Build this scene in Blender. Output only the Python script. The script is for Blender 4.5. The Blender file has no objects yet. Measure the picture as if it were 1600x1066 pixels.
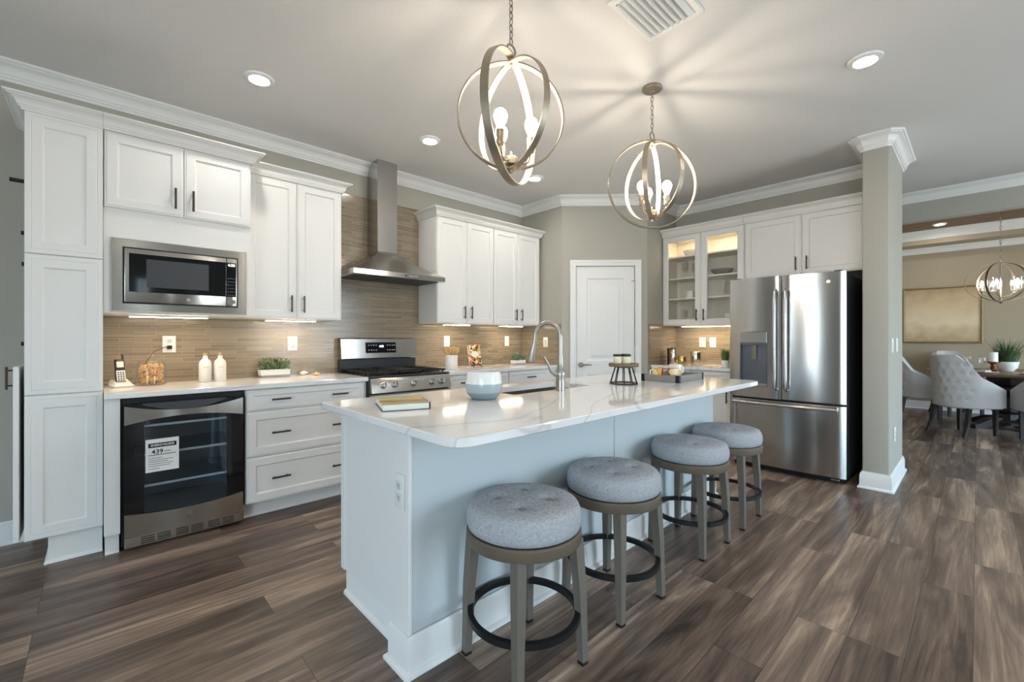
import bpy, bmesh, math, random
from mathutils import Vector, Matrix, Euler
random.seed(7)
PI = math.pi
SC = bpy.context.scene
COL = SC.collection

# ---------------------------------------------------------------- camera
FPX, YAW, Y0, CAMH = 685.3, 46.709, 528.05, 1.227
cam_d = bpy.data.cameras.new('camera')
cam = bpy.data.objects.new('camera', cam_d)
COL.objects.link(cam)
cam_d.sensor_fit = 'HORIZONTAL'
cam_d.sensor_width = 36.0
cam_d.lens = FPX * 36.0 / 1600.0
cam_d.shift_y = (Y0 - 533.0) / 1600.0
cam_d.clip_start = 0.05
cam.location = (0, 0, CAMH)
# X axis of the world lies YAW degrees to the right of the optical axis
cam.rotation_euler = (PI / 2, 0, math.radians(YAW) - PI / 2)
SC.camera = cam

# ---------------------------------------------------------------- light
SC.view_settings.view_transform = 'Standard'
SC.view_settings.look = 'None'
SC.view_settings.gamma = 1.0
SC.view_settings.use_curve_mapping = False
SC.view_settings.exposure = 0.62
CEIL = 2.86
SKY = 9.0
BULB = 88.0
CAN = 150.0
world = bpy.data.worlds.new('daylight')
SC.world = world
world.use_nodes = True
wt = world.node_tree
wt.nodes.clear()
wo = wt.nodes.new('ShaderNodeOutputWorld')
wb = wt.nodes.new('ShaderNodeBackground')
wc = wt.nodes.new('ShaderNodeTexCoord')
wsep = wt.nodes.new('ShaderNodeSeparateXYZ')
wr = wt.nodes.new('ShaderNodeValToRGB')
wt.links.new(wc.outputs['Generated'], wsep.inputs[0])
wt.links.new(wsep.outputs['Z'], wr.inputs[0])
wr.color_ramp.elements[0].position = 0.0
wr.color_ramp.elements[0].color = (0.52, 0.58, 0.60, 1)
wr.color_ramp.elements[1].position = 0.12
wr.color_ramp.elements[1].color = (0.61, 0.82, 1.0, 1)
wt.links.new(wr.outputs[0], wb.inputs['Color'])
wb.inputs['Strength'].default_value = SKY
wt.links.new(wb.outputs[0], wo.inputs[0])


def portal(x, y, z, w, h, rot):
    ld = bpy.data.lights.new('window_portal', 'AREA')
    ld.shape = 'RECTANGLE'
    ld.size, ld.size_y = w, h
    ld.cycles.is_portal = True
    o = bpy.data.objects.new('window_portal', ld)
    o.location = (x, y, z)
    o.rotation_euler = rot
    COL.objects.link(o)


# inferred and added windows behind the photographer: (wall, from, to, z0, z1)
LEFTX, BACKY = -3.4, -4.0
WIN = [('left', 1.65, 2.15, 0.15, 2.35), ('left', 2.75, 3.1, 0.15, 2.35), ('left', -3.2, -0.6, 0.15, 2.35),
       ('back', 0.5, 0.72, 0.1, 2.4), ('back', 1.30, 1.46, 0.1, 2.4), ('back', 2.75, 5.2, 0.1, 2.4)]  # the narrow back pair is added for reflection streaks in the steel
DINFILLWIN = (7.6, 9.4, 0.5, 2.3)     # unseen window added to brighten the dining room
portal(8.5, -2.72, 1.4, 1.8, 1.8, (PI / 2, 0, 0))
for side, a, b, z0, z1 in WIN:
    if side == 'left':
        portal(LEFTX - 0.12, (a + b) / 2, (z0 + z1) / 2, b - a, z1 - z0, (PI / 2, 0, -PI / 2))
    else:
        portal((a + b) / 2, BACKY - 0.12, (z0 + z1) / 2, b - a, z1 - z0, (PI / 2, 0, 0))


# ---------------------------------------------------------------- materials
def nodes(name):
    m = bpy.data.materials.new(name)
    m.use_nodes = True
    t = m.node_tree
    return m, t, t.nodes['Principled BSDF']


def lin(r, g, b):
    f = lambda c: c / 12.92 if c <= 0.04045 else ((c + 0.055) / 1.055) ** 2.4
    return (f(r / 255), f(g / 255), f(b / 255), 1)


def pmat(name, col, rough=0.5, metal=0.0, noise=0.0, nscale=20.0, bump=0.0, bscale=200.0, spec=None, **kw):
    m, t, p = nodes(name)
    p.inputs['Base Color'].default_value = col
    p.inputs['Roughness'].default_value = rough
    p.inputs['Metallic'].default_value = metal
    if spec is not None:
        p.inputs['Specular IOR Level'].default_value = spec
    for k, v in kw.items():
        p.inputs[k.replace('_', ' ')].default_value = v
    tc = t.nodes.new('ShaderNodeTexCoord')
    if noise:
        n = t.nodes.new('ShaderNodeTexNoise')
        n.inputs['Scale'].default_value = nscale
        n.inputs['Detail'].default_value = 4
        t.links.new(tc.outputs['Object'], n.inputs['Vector'])
        mx = t.nodes.new('ShaderNodeMix')
        mx.data_type = 'RGBA'
        mx.inputs[6].default_value = tuple(c * (1 - noise) for c in col[:3]) + (1,)
        mx.inputs[7].default_value = tuple(min(1, c * (1 + noise)) for c in col[:3]) + (1,)
        t.links.new(n.outputs['Fac'], mx.inputs[0])
        t.links.new(mx.outputs[2], p.inputs['Base Color'])
    if bump:
        n = t.nodes.new('ShaderNodeTexNoise')
        n.inputs['Scale'].default_value = bscale
        n.inputs['Detail'].default_value = 3
        t.links.new(tc.outputs['Object'], n.inputs['Vector'])
        b = t.nodes.new('ShaderNodeBump')
        b.inputs['Strength'].default_value = bump
        b.inputs['Distance'].default_value = 0.004
        t.links.new(n.outputs['Fac'], b.inputs['Height'])
        t.links.new(b.outputs[0], p.inputs['Normal'])
    return m


def emat(name, col, strength):
    m, t, p = nodes(name)
    p.inputs['Base Color'].default_value = (0.8, 0.8, 0.8, 1)
    p.inputs['Emission Color'].default_value = col
    p.inputs['Emission Strength'].default_value = strength
    return m


def steel_mat(name, col, rough, axis):
    """brushed stainless: fine streaks along one axis"""
    m, t, p = nodes(name)
    p.inputs['Metallic'].default_value = 1
    p.inputs['Anisotropic'].default_value = 0.85
    p.inputs['Anisotropic Rotation'].default_value = 0.25
    tg = t.nodes.new('ShaderNodeTangent')
    tg.direction_type = 'RADIAL'
    tg.axis = 'Z'
    t.links.new(tg.outputs[0], p.inputs['Tangent'])
    tc = t.nodes.new('ShaderNodeTexCoord')
    mp = t.nodes.new('ShaderNodeMapping')
    s = [500, 500, 500]
    s[axis] = 4
    mp.inputs['Scale'].default_value = s
    n = t.nodes.new('ShaderNodeTexNoise')
    n.inputs['Scale'].default_value = 1
    n.inputs['Detail'].default_value = 2
    t.links.new(tc.outputs['Object'], mp.inputs[0])
    t.links.new(mp.outputs[0], n.inputs['Vector'])
    r = t.nodes.new('ShaderNodeMapRange')
    r.inputs[3].default_value = rough - 0.015
    r.inputs[4].default_value = rough + 0.015
    t.links.new(n.outputs['Fac'], r.inputs[0])
    t.links.new(r.outputs[0], p.inputs['Roughness'])
    mx = t.nodes.new('ShaderNodeMix')
    mx.data_type = 'RGBA'
    mx.inputs[6].default_value = tuple(c * 0.96 for c in col[:3]) + (1,)
    mx.inputs[7].default_value = col
    t.links.new(n.outputs['Fac'], mx.inputs[0])
    t.links.new(mx.outputs[2], p.inputs['Base Color'])
    return m


def floor_mat():
    m, t, p = nodes('wood_planks')
    L = t.links.new
    tc = t.nodes.new('ShaderNodeTexCoord')
    br = t.nodes.new('ShaderNodeTexBrick')
    br.offset = 0.37
    br.offset_frequency = 3
    br.inputs['Color1'].default_value = (0, 0, 0, 1)
    br.inputs['Color2'].default_value = (1, 1, 1, 1)
    br.inputs['Mortar'].default_value = (0.5, 0.5, 0.5, 1)
    br.inputs['Scale'].default_value = 1
    br.inputs['Mortar Size'].default_value = 0.0011
    br.inputs['Mortar Smooth'].default_value = 0.2
    br.inputs['Brick Width'].default_value = 1.22
    br.inputs['Row Height'].default_value = 0.178
    mpo = t.nodes.new('ShaderNodeMapping')
    mpo.inputs['Location'].default_value = (0.2, -0.012, 0)
    L(tc.outputs['Object'], mpo.inputs[0])
    L(mpo.outputs[0], br.inputs['Vector'])
    # every plank reads its own piece of grain
    off = t.nodes.new('ShaderNodeVectorMath')
    off.operation = 'SCALE'
    off.inputs['Scale'].default_value = 7.3
    L(br.outputs['Color'], off.inputs[0])
    add = t.nodes.new('ShaderNodeVectorMath')
    add.operation = 'ADD'
    L(tc.outputs['Object'], add.inputs[0])
    L(off.outputs[0], add.inputs[1])

    def grain(sx, sy, detail, dist):
        mp = t.nodes.new('ShaderNodeMapping')
        mp.inputs['Scale'].default_value = (sx, sy, 1)
        n = t.nodes.new('ShaderNodeTexNoise')
        n.inputs['Scale'].default_value = 1
        n.inputs['Detail'].default_value = detail
        n.inputs['Roughness'].default_value = 0.6
        n.inputs['Distortion'].default_value = dist
        L(add.outputs[0], mp.inputs[0])
        L(mp.outputs[0], n.inputs['Vector'])
        return n.outputs['Fac']
    g1 = grain(0.9, 9, 5, 1.2)
    g2 = grain(3.5, 90, 3, 0.4)
    g3 = grain(0.35, 3.0, 2, 0.6)

    def math_(op, a, b):
        n = t.nodes.new('ShaderNodeMath')
        n.operation = op
        for i, q in enumerate((a, b)):
            if isinstance(q, float):
                n.inputs[i].default_value = q
            else:
                L(q, n.inputs[i])
        return n.outputs[0]
    sepc = t.nodes.new('ShaderNodeSeparateColor')
    L(br.outputs['Color'], sepc.inputs[0])
    v = math_('ADD', math_('MULTIPLY', g1, 0.62), math_('MULTIPLY', g2, 0.20))
    v = math_('ADD', v, math_('MULTIPLY', g3, 0.20))
    v = math_('ADD', v, math_('MULTIPLY', math_('SUBTRACT', sepc.outputs[0], 0.5), 0.14))
    cr = t.nodes.new('ShaderNodeValToRGB')
    e = cr.color_ramp.elements
    e[0].position, e[0].color = 0.36, lin(60, 48, 41)
    e[1].position, e[1].color = 0.70, lin(196, 172, 150)
    for pos, c in ((0.45, (92, 76, 66)), (0.53, (118, 99, 86)), (0.60, (150, 128, 111))):
        q = e.new(pos)
        q.color = lin(*c)
    L(v, cr.inputs[0])
    mx = t.nodes.new('ShaderNodeMix')
    mx.data_type = 'RGBA'
    L(br.outputs['Fac'], mx.inputs[0])
    L(cr.outputs[0], mx.inputs[6])
    mx.inputs[7].default_value = lin(40, 32, 28)
    L(mx.outputs[2], p.inputs['Base Color'])
    p.inputs['Roughness'].default_value = 0.36
    b = t.nodes.new('ShaderNodeBump')
    b.inputs['Strength'].default_value = 0.25
    b.inputs['Distance'].default_value = 0.002
    hgt = math_('SUBTRACT', math_('MULTIPLY', g2, 0.4), br.outputs['Fac'])
    L(hgt, b.inputs['Height'])
    L(b.outputs[0], p.inputs['Normal'])
    return m


def tile_mat(name, axis):
    """thin glass mosaic strips, rows of two heights"""
    m, t, p = nodes(name)
    L = t.links.new
    tc = t.nodes.new('ShaderNodeTexCoord')
    sp = t.nodes.new('ShaderNodeSeparateXYZ')
    cb = t.nodes.new('ShaderNodeCombineXYZ')
    L(tc.outputs['Object'], sp.inputs[0])
    L(sp.outputs[axis], cb.inputs[0])
    L(sp.outputs['Z'], cb.inputs[1])

    def brick(w, hgt, off, fr):
        br = t.nodes.new('ShaderNodeTexBrick')
        br.offset = off
        br.offset_frequency = fr
        br.inputs['Color1'].default_value = (0, 0, 0, 1)
        br.inputs['Color2'].default_value = (1, 1, 1, 1)
        br.inputs['Mortar'].default_value = (0.5, 0.5, 0.5, 1)
        br.inputs['Scale'].default_value = 1
        br.inputs['Mortar Size'].default_value = 0.0011
        br.inputs['Mortar Smooth'].default_value = 0.1
        br.inputs['Brick Width'].default_value = w
        br.inputs['Row Height'].default_value = hgt
        L(cb.outputs[0], br.inputs['Vector'])
        return br
    b1 = brick(0.17, 0.024, 0.41, 2)
    b2 = brick(0.29, 0.012, 0.37, 3)
    # choose per 24 mm band
    fl = t.nodes.new('ShaderNodeMath')
    fl.operation = 'SNAP'
    fl.inputs[1].default_value = 0.024
    L(sp.outputs['Z'], fl.inputs[0])
    wn = t.nodes.new('ShaderNodeTexWhiteNoise')
    wn.noise_dimensions = '1D'
    L(fl.outputs[0], wn.inputs['W'])
    gt = t.nodes.new('ShaderNodeMath')
    gt.operation = 'GREATER_THAN'
    gt.inputs[1].default_value = 0.6
    L(wn.outputs['Value'], gt.inputs[0])
    mc = t.nodes.new('ShaderNodeMix')
    mc.data_type = 'RGBA'
    L(gt.outputs[0], mc.inputs[0])
    L(b1.outputs['Color'], mc.inputs[6])
    L(b2.outputs['Color'], mc.inputs[7])
    mf = t.nodes.new('ShaderNodeMix')
    L(gt.outputs[0], mf.inputs[0])
    L(b1.outputs['Fac'], mf.inputs[2])
    L(b2.outputs['Fac'], mf.inputs[3])
    cr = t.nodes.new('ShaderNodeValToRGB')
    e = cr.color_ramp.elements
    e[0].position, e[0].color = 0.0, lin(120, 108, 92)
    e[1].position, e[1].color = 1.0, lin(146, 132, 112)
    q = e.new(0.5)
    q.color = lin(133, 120, 102)
    L(mc.outputs[2], cr.inputs[0])
    mx = t.nodes.new('ShaderNodeMix')
    mx.data_type = 'RGBA'
    L(mf.outputs[0], mx.inputs[0])
    L(cr.outputs[0], mx.inputs[6])
    mx.inputs[7].default_value = lin(165, 154, 134)
    L(mx.outputs[2], p.inputs['Base Color'])
    rr = t.nodes.new('ShaderNodeMapRange')
    rr.inputs[3].default_value = 0.16
    rr.inputs[4].default_value = 0.7
    L(mf.outputs[0], rr.inputs[0])
    L(rr.outputs[0], p.inputs['Roughness'])
    b = t.nodes.new('ShaderNodeBump')
    b.inputs['Strength'].default_value = 0.5
    b.inputs['Distance'].default_value = 0.002
    b.invert = True
    L(mf.outputs[0], b.inputs['Height'])
    L(b.outputs[0], p.inputs['Normal'])
    return m


def quartz_mat():
    m, t, p = nodes('veined_quartz')
    L = t.links.new
    tc = t.nodes.new('ShaderNodeTexCoord')

    def vein(scale, rot, width, dist):
        mp = t.nodes.new('ShaderNodeMapping')
        mp.inputs['Rotation'].default_value = (0, 0, rot)
        mp.inputs['Scale'].default_value = (0.45, 1.5, 1.0)
        n = t.nodes.new('ShaderNodeTexNoise')
        n.inputs['Scale'].default_value = scale
        n.inputs['Detail'].default_value = 3
        n.inputs['Roughness'].default_value = 0.45
        n.inputs['Distortion'].default_value = dist
        L(tc.outputs['Object'], mp.inputs[0])
        L(mp.outputs[0], n.inputs['Vector'])
        s = t.nodes.new('ShaderNodeMath')
        s.operation = 'SUBTRACT'
        s.inputs[1].default_value = 0.5
        L(n.outputs['Fac'], s.inputs[0])
        a = t.nodes.new('ShaderNodeMath')
        a.operation = 'ABSOLUTE'
        L(s.outputs[0], a.inputs[0])
        r = t.nodes.new('ShaderNodeMapRange')
        r.inputs[1].default_value = 0.0
        r.inputs[2].default_value = width
        r.inputs[3].default_value = 1.0
        r.inputs[4].default_value = 0.0
        L(a.outputs[0], r.inputs[0])
        return r.outputs[0]
    v1 = vein(1.25, 0.15, 0.007, 0.5)
    v2 = vein(2.6, -0.35, 0.004, 0.8)
    mxv = t.nodes.new('ShaderNodeMath')
    mxv.operation = 'MAXIMUM'
    h = t.nodes.new('ShaderNodeMath')
    h.operation = 'MULTIPLY'
    h.inputs[1].default_value = 0.35
    L(v2, h.inputs[0])
    L(v1, mxv.inputs[0])
    L(h.outputs[0], mxv.inputs[1])
    k = t.nodes.new('ShaderNodeMath')
    k.operation = 'MULTIPLY'
    k.inputs[1].default_value = 0.5
    L(mxv.outputs[0], k.inputs[0])
    mx = t.nodes.new('ShaderNodeMix')
    mx.data_type = 'RGBA'
    mx.inputs[6].default_value = (0.80, 0.79, 0.78, 1)
    mx.inputs[7].default_value = (0.42, 0.41, 0.41, 1)
    L(k.outputs[0], mx.inputs[0])
    L(mx.outputs[2], p.inputs['Base Color'])
    p.inputs['Roughness'].default_value = 0.07
    return m


def fabric_mat():
    m, t, p = nodes('woven_fabric')
    L = t.links.new
    tc = t.nodes.new('ShaderNodeTexCoord')
    outs = []
    for sc in ((70, 70, 700), (700, 120, 90)):
        mp = t.nodes.new('ShaderNodeMapping')
        mp.inputs['Scale'].default_value = sc
        n = t.nodes.new('ShaderNodeTexNoise')
        n.inputs['Scale'].default_value = 1
        n.inputs['Detail'].default_value = 2
        L(tc.outputs['Object'], mp.inputs[0])
        L(mp.outputs[0], n.inputs['Vector'])
        outs.append(n.outputs['Fac'])
    a = t.nodes.new('ShaderNodeMath')
    a.operation = 'ADD'
    L(outs[0], a.inputs[0])
    L(outs[1], a.inputs[1])
    r = t.nodes.new('ShaderNodeMapRange')
    r.inputs[1].default_value = 0.7
    r.inputs[2].default_value = 1.3
    L(a.outputs[0], r.inputs[0])
    mx = t.nodes.new('ShaderNodeMix')
    mx.data_type = 'RGBA'
    mx.inputs[6].default_value = lin(140, 143, 148)
    mx.inputs[7].default_value = lin(186, 188, 191)
    L(r.outputs[0], mx.inputs[0])
    L(mx.outputs[2], p.inputs['Base Color'])
    p.inputs['Roughness'].default_value = 0.95
    p.inputs['Specular IOR Level'].default_value = 0.1
    b = t.nodes.new('ShaderNodeBump')
    b.inputs['Strength'].default_value = 0.3
    b.inputs['Distance'].default_value = 0.001
    L(a.outputs[0], b.inputs['Height'])
    L(b.outputs[0], p.inputs['Normal'])
    return m


def clear_glass(name, tint=(1, 1, 1, 1), rough=0.0, mixw=0.12):
    """thin pane: mostly transparent with a mirror-like reflection"""
    m, t, p = nodes(name)
    L = t.links.new
    out = t.nodes['Material Output']
    tr = t.nodes.new('ShaderNodeBsdfTransparent')
    tr.inputs['Color'].default_value = tint
    gl = t.nodes.new('ShaderNodeBsdfGlossy')
    gl.inputs['Roughness'].default_value = rough
    lw = t.nodes.new('ShaderNodeLayerWeight')
    lw.inputs['Blend'].default_value = 0.5
    pw = t.nodes.new('ShaderNodeMath')
    pw.operation = 'POWER'
    pw.inputs[1].default_value = 4.0
    L(lw.outputs['Facing'], pw.inputs[0])
    fr = t.nodes.new('ShaderNodeMath')
    fr.operation = 'MULTIPLY_ADD'
    fr.inputs[1].default_value = 0.55
    fr.inputs[2].default_value = 0.045
    L(pw.outputs[0], fr.inputs[0])
    mx = t.nodes.new('ShaderNodeMixShader')
    L(fr.outputs[0], mx.inputs[0])
    L(tr.outputs[0], mx.inputs[1])
    L(gl.outputs[0], mx.inputs[2])
    L(mx.outputs[0], out.inputs[0])
    return m


def ramp_mat(name, axis, stops, rough=0.5, noise=0.0, nscale=6.0, const=False):
    """colour bands along one object axis"""
    m, t, p = nodes(name)
    L = t.links.new
    tc = t.nodes.new('ShaderNodeTexCoord')
    sp = t.nodes.new('ShaderNodeSeparateXYZ')
    L(tc.outputs['Object'], sp.inputs[0])
    lo, hi = stops[0][0], stops[-1][0]
    r = t.nodes.new('ShaderNodeMapRange')
    r.inputs[1].default_value = lo
    r.inputs[2].default_value = hi
    src = sp.outputs[axis]
    if noise:
        n = t.nodes.new('ShaderNodeTexNoise')
        n.inputs['Scale'].default_value = nscale
        n.inputs['Detail'].default_value = 5
        L(tc.outputs['Object'], n.inputs['Vector'])
        mm = t.nodes.new('ShaderNodeMath')
        mm.operation = 'MULTIPLY_ADD'
        mm.inputs[1].default_value = noise
        L(n.outputs['Fac'], mm.inputs[0])
        L(src, mm.inputs[2])
        src = mm.outputs[0]
    L(src, r.inputs[0])
    cr = t.nodes.new('ShaderNodeValToRGB')
    if const:
        cr.color_ramp.interpolation = 'CONSTANT'
    e = cr.color_ramp.elements
    while len(e) > 1:
        e.remove(e[-1])
    for i, (pos, c) in enumerate(stops):
        q = e[0] if i == 0 else e.new((pos - lo) / (hi - lo))
        q.position = (pos - lo) / (hi - lo)
        q.color = c
    L(r.outputs[0], cr.inputs[0])
    L(cr.outputs[0], p.inputs['Base Color'])
    p.inputs['Roughness'].default_value = rough
    return m


def voro_mat(name, cols, scale, rough=0.4):
    m, t, p = nodes(name)
    L = t.links.new
    tc = t.nodes.new('ShaderNodeTexCoord')
    v = t.nodes.new('ShaderNodeTexVoronoi')
    v.inputs['Scale'].default_value = scale
    L(tc.outputs['Object'], v.inputs['Vector'])
    s = t.nodes.new('ShaderNodeSeparateColor')
    L(v.outputs['Color'], s.inputs[0])
    cr = t.nodes.new('ShaderNodeValToRGB')
    cr.color_ramp.interpolation = 'CONSTANT'
    e = cr.color_ramp.elements
    while len(e) > 1:
        e.remove(e[-1])
    for i, c in enumerate(cols):
        q = e[0] if i == 0 else e.new(i / len(cols))
        q.position = i / len(cols)
        q.color = c
    L(s.outputs[0], cr.inputs[0])
    L(cr.outputs[0], p.inputs['Base Color'])
    p.inputs['Roughness'].default_value = rough
    return m


M = {}
M['wall'] = pmat('greige_wall_paint', lin(174, 171, 161), 0.85, bump=0.08, bscale=150, spec=0.2)
M['wallhall'] = pmat('grey_wall_paint', lin(166, 168, 166), 0.85, bump=0.08, bscale=150, spec=0.2)
M['walldine'] = pmat('tan_wall_paint', lin(174, 162, 141), 0.85, bump=0.08, bscale=150, spec=0.2)
M['ceiling'] = pmat('textured_ceiling_paint', lin(222, 221, 219), 0.9, bump=0.35, bscale=60, spec=0.1)
M['trim'] = pmat('white_trim_paint', lin(228, 228, 226), 0.4, noise=0.01)
M['cab'] = pmat('white_cabinet_paint', lin(226, 225, 222), 0.38, noise=0.01)
M['cabin'] = pmat('cabinet_interior', lin(226, 220, 206), 0.5, noise=0.02)
M['island'] = pmat('pale_island_paint', lin(196, 203, 205), 0.6, bump=0.05, bscale=150)
M['floor'] = floor_mat()
M['tile'] = tile_mat('glass_mosaic_x', 'X')
M['tiley'] = tile_mat('glass_mosaic_y', 'Y')
M['quartz'] = quartz_mat()
M['steelv'] = steel_mat('stainless_vertical', lin(190, 188, 186), 0.19, 2)
M['steelh'] = steel_mat('stainless_horizontal', lin(190, 186, 180), 0.21, 0)
M['steely'] = steel_mat('stainless_sideways', lin(205, 203, 200), 0.24, 1)
M['nickel'] = pmat('brushed_nickel', lin(172, 167, 158), 0.32, 1.0, noise=0.03, nscale=60)
M['antique'] = pmat('antique_silver_metal', lin(160, 150, 134), 0.42, 0.9, noise=0.12, nscale=30)
M['antiquein'] = pmat('silver_leaf_inside', lin(188, 176, 158), 0.5, 0.5, noise=0.05, nscale=30)
M['bronze'] = pmat('dark_bronze', lin(84, 74, 66), 0.4, 0.8, noise=0.1, nscale=80)
M['black'] = pmat('black_plastic', lin(20, 20, 22), 0.4, noise=0.1)
M['blackmetal'] = pmat('black_iron', lin(26, 25, 26), 0.5, 0.4, noise=0.1)
M['blackglass'] = pmat('black_glass', lin(14, 15, 17), 0.06, noise=0.05)
M['darkgrey'] = pmat('dark_grey_enamel', lin(58, 60, 64), 0.5, 0.2, noise=0.05)
M['glass'] = clear_glass('clear_glass')
M['coolglass'] = clear_glass('tinted_cooler_glass', (0.80, 0.86, 0.90, 1))
M['fabric'] = fabric_mat()
M['ringwood'] = pmat('bronze_brown_wood', lin(98, 88, 73), .45, noise=.1, nscale=20)
M['fabricdark'] = pmat('button_fabric', lin(140, 143, 148), .95, noise=.1, nscale=200, spec=.1)
M['stoolwood'] = pmat('grey_stained_wood', lin(104, 97, 87), 0.5, noise=0.12, nscale=30)
M['white'] = pmat('white_plastic', lin(236, 236, 234), 0.35, noise=0.01)
M['ceramic'] = pmat('white_ceramic', lin(234, 232, 228), 0.15, noise=0.01)
M['matceramic'] = pmat('matte_white_ceramic', lin(230, 227, 220), 0.5, noise=0.02)
M['leaf'] = pmat('leaf_green', lin(104, 126, 90), 0.5, noise=0.4, nscale=60)
M['grass'] = pmat('grass_green', lin(78, 122, 56), 0.5, noise=0.3, nscale=40)
M['soil'] = pmat('soil', lin(60, 48, 38), 0.9, noise=0.3)
M['cork'] = pmat('cork', lin(190, 142, 92), 0.8, noise=0.25, nscale=120)
M['cookie'] = pmat('golden_biscuits', lin(206, 160, 100), 0.7, noise=0.35, nscale=70)
M['spoon'] = pmat('light_wood', lin(206, 160, 104), 0.5, noise=0.15, nscale=40)
M['paper'] = pmat('paper_pages', lin(236, 232, 222), 0.8, noise=0.03)
M['gold'] = pmat('brass', lin(206, 176, 110), 0.18, 1.0, noise=0.03)
M['canister'] = pmat('polished_steel', lin(215, 205, 190), 0.12, 1.0, noise=0.02)
M['walnut'] = pmat('weathered_wood', lin(112, 92, 72), 0.6, noise=0.3, nscale=35)
M['greywood'] = pmat('grey_tray_wood', lin(132, 128, 124), 0.55, noise=0.2, nscale=35)
M['wax'] = pmat('cream_wax', lin(232, 226, 196), 0.5, noise=0.03)
M['bulb'] = emat('warm_bulb', (1.0, 0.86, 0.70, 1), BULB)
M['can'] = emat('recessed_lamp', (1.0, 0.95, 0.89, 1), CAN)
M['strip'] = emat('under_cabinet_lamp', (1.0, 0.80, 0.55, 1), 42.0)
M['clock'] = emat('clock_digits', (0.85, 0.93, 1.0, 1), 2.2)
M['tablewood'] = pmat('dark_table_wood', lin(122, 94, 72), 0.4, noise=0.3, nscale=25)
M['darkwood'] = pmat('espresso_wood', lin(38, 32, 30), 0.45, noise=0.2, nscale=25)
M['linen'] = pmat('pale_linen', lin(190, 186, 184), 0.9, noise=0.05, nscale=80, spec=0.1)
M['plank'] = pmat('stained_ceiling_planks', lin(112, 86, 58), 0.55, noise=0.4, nscale=9)
M['outletface'] = pmat('outlet_face', lin(214, 214, 210), 0.35, noise=0.01)


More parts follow.
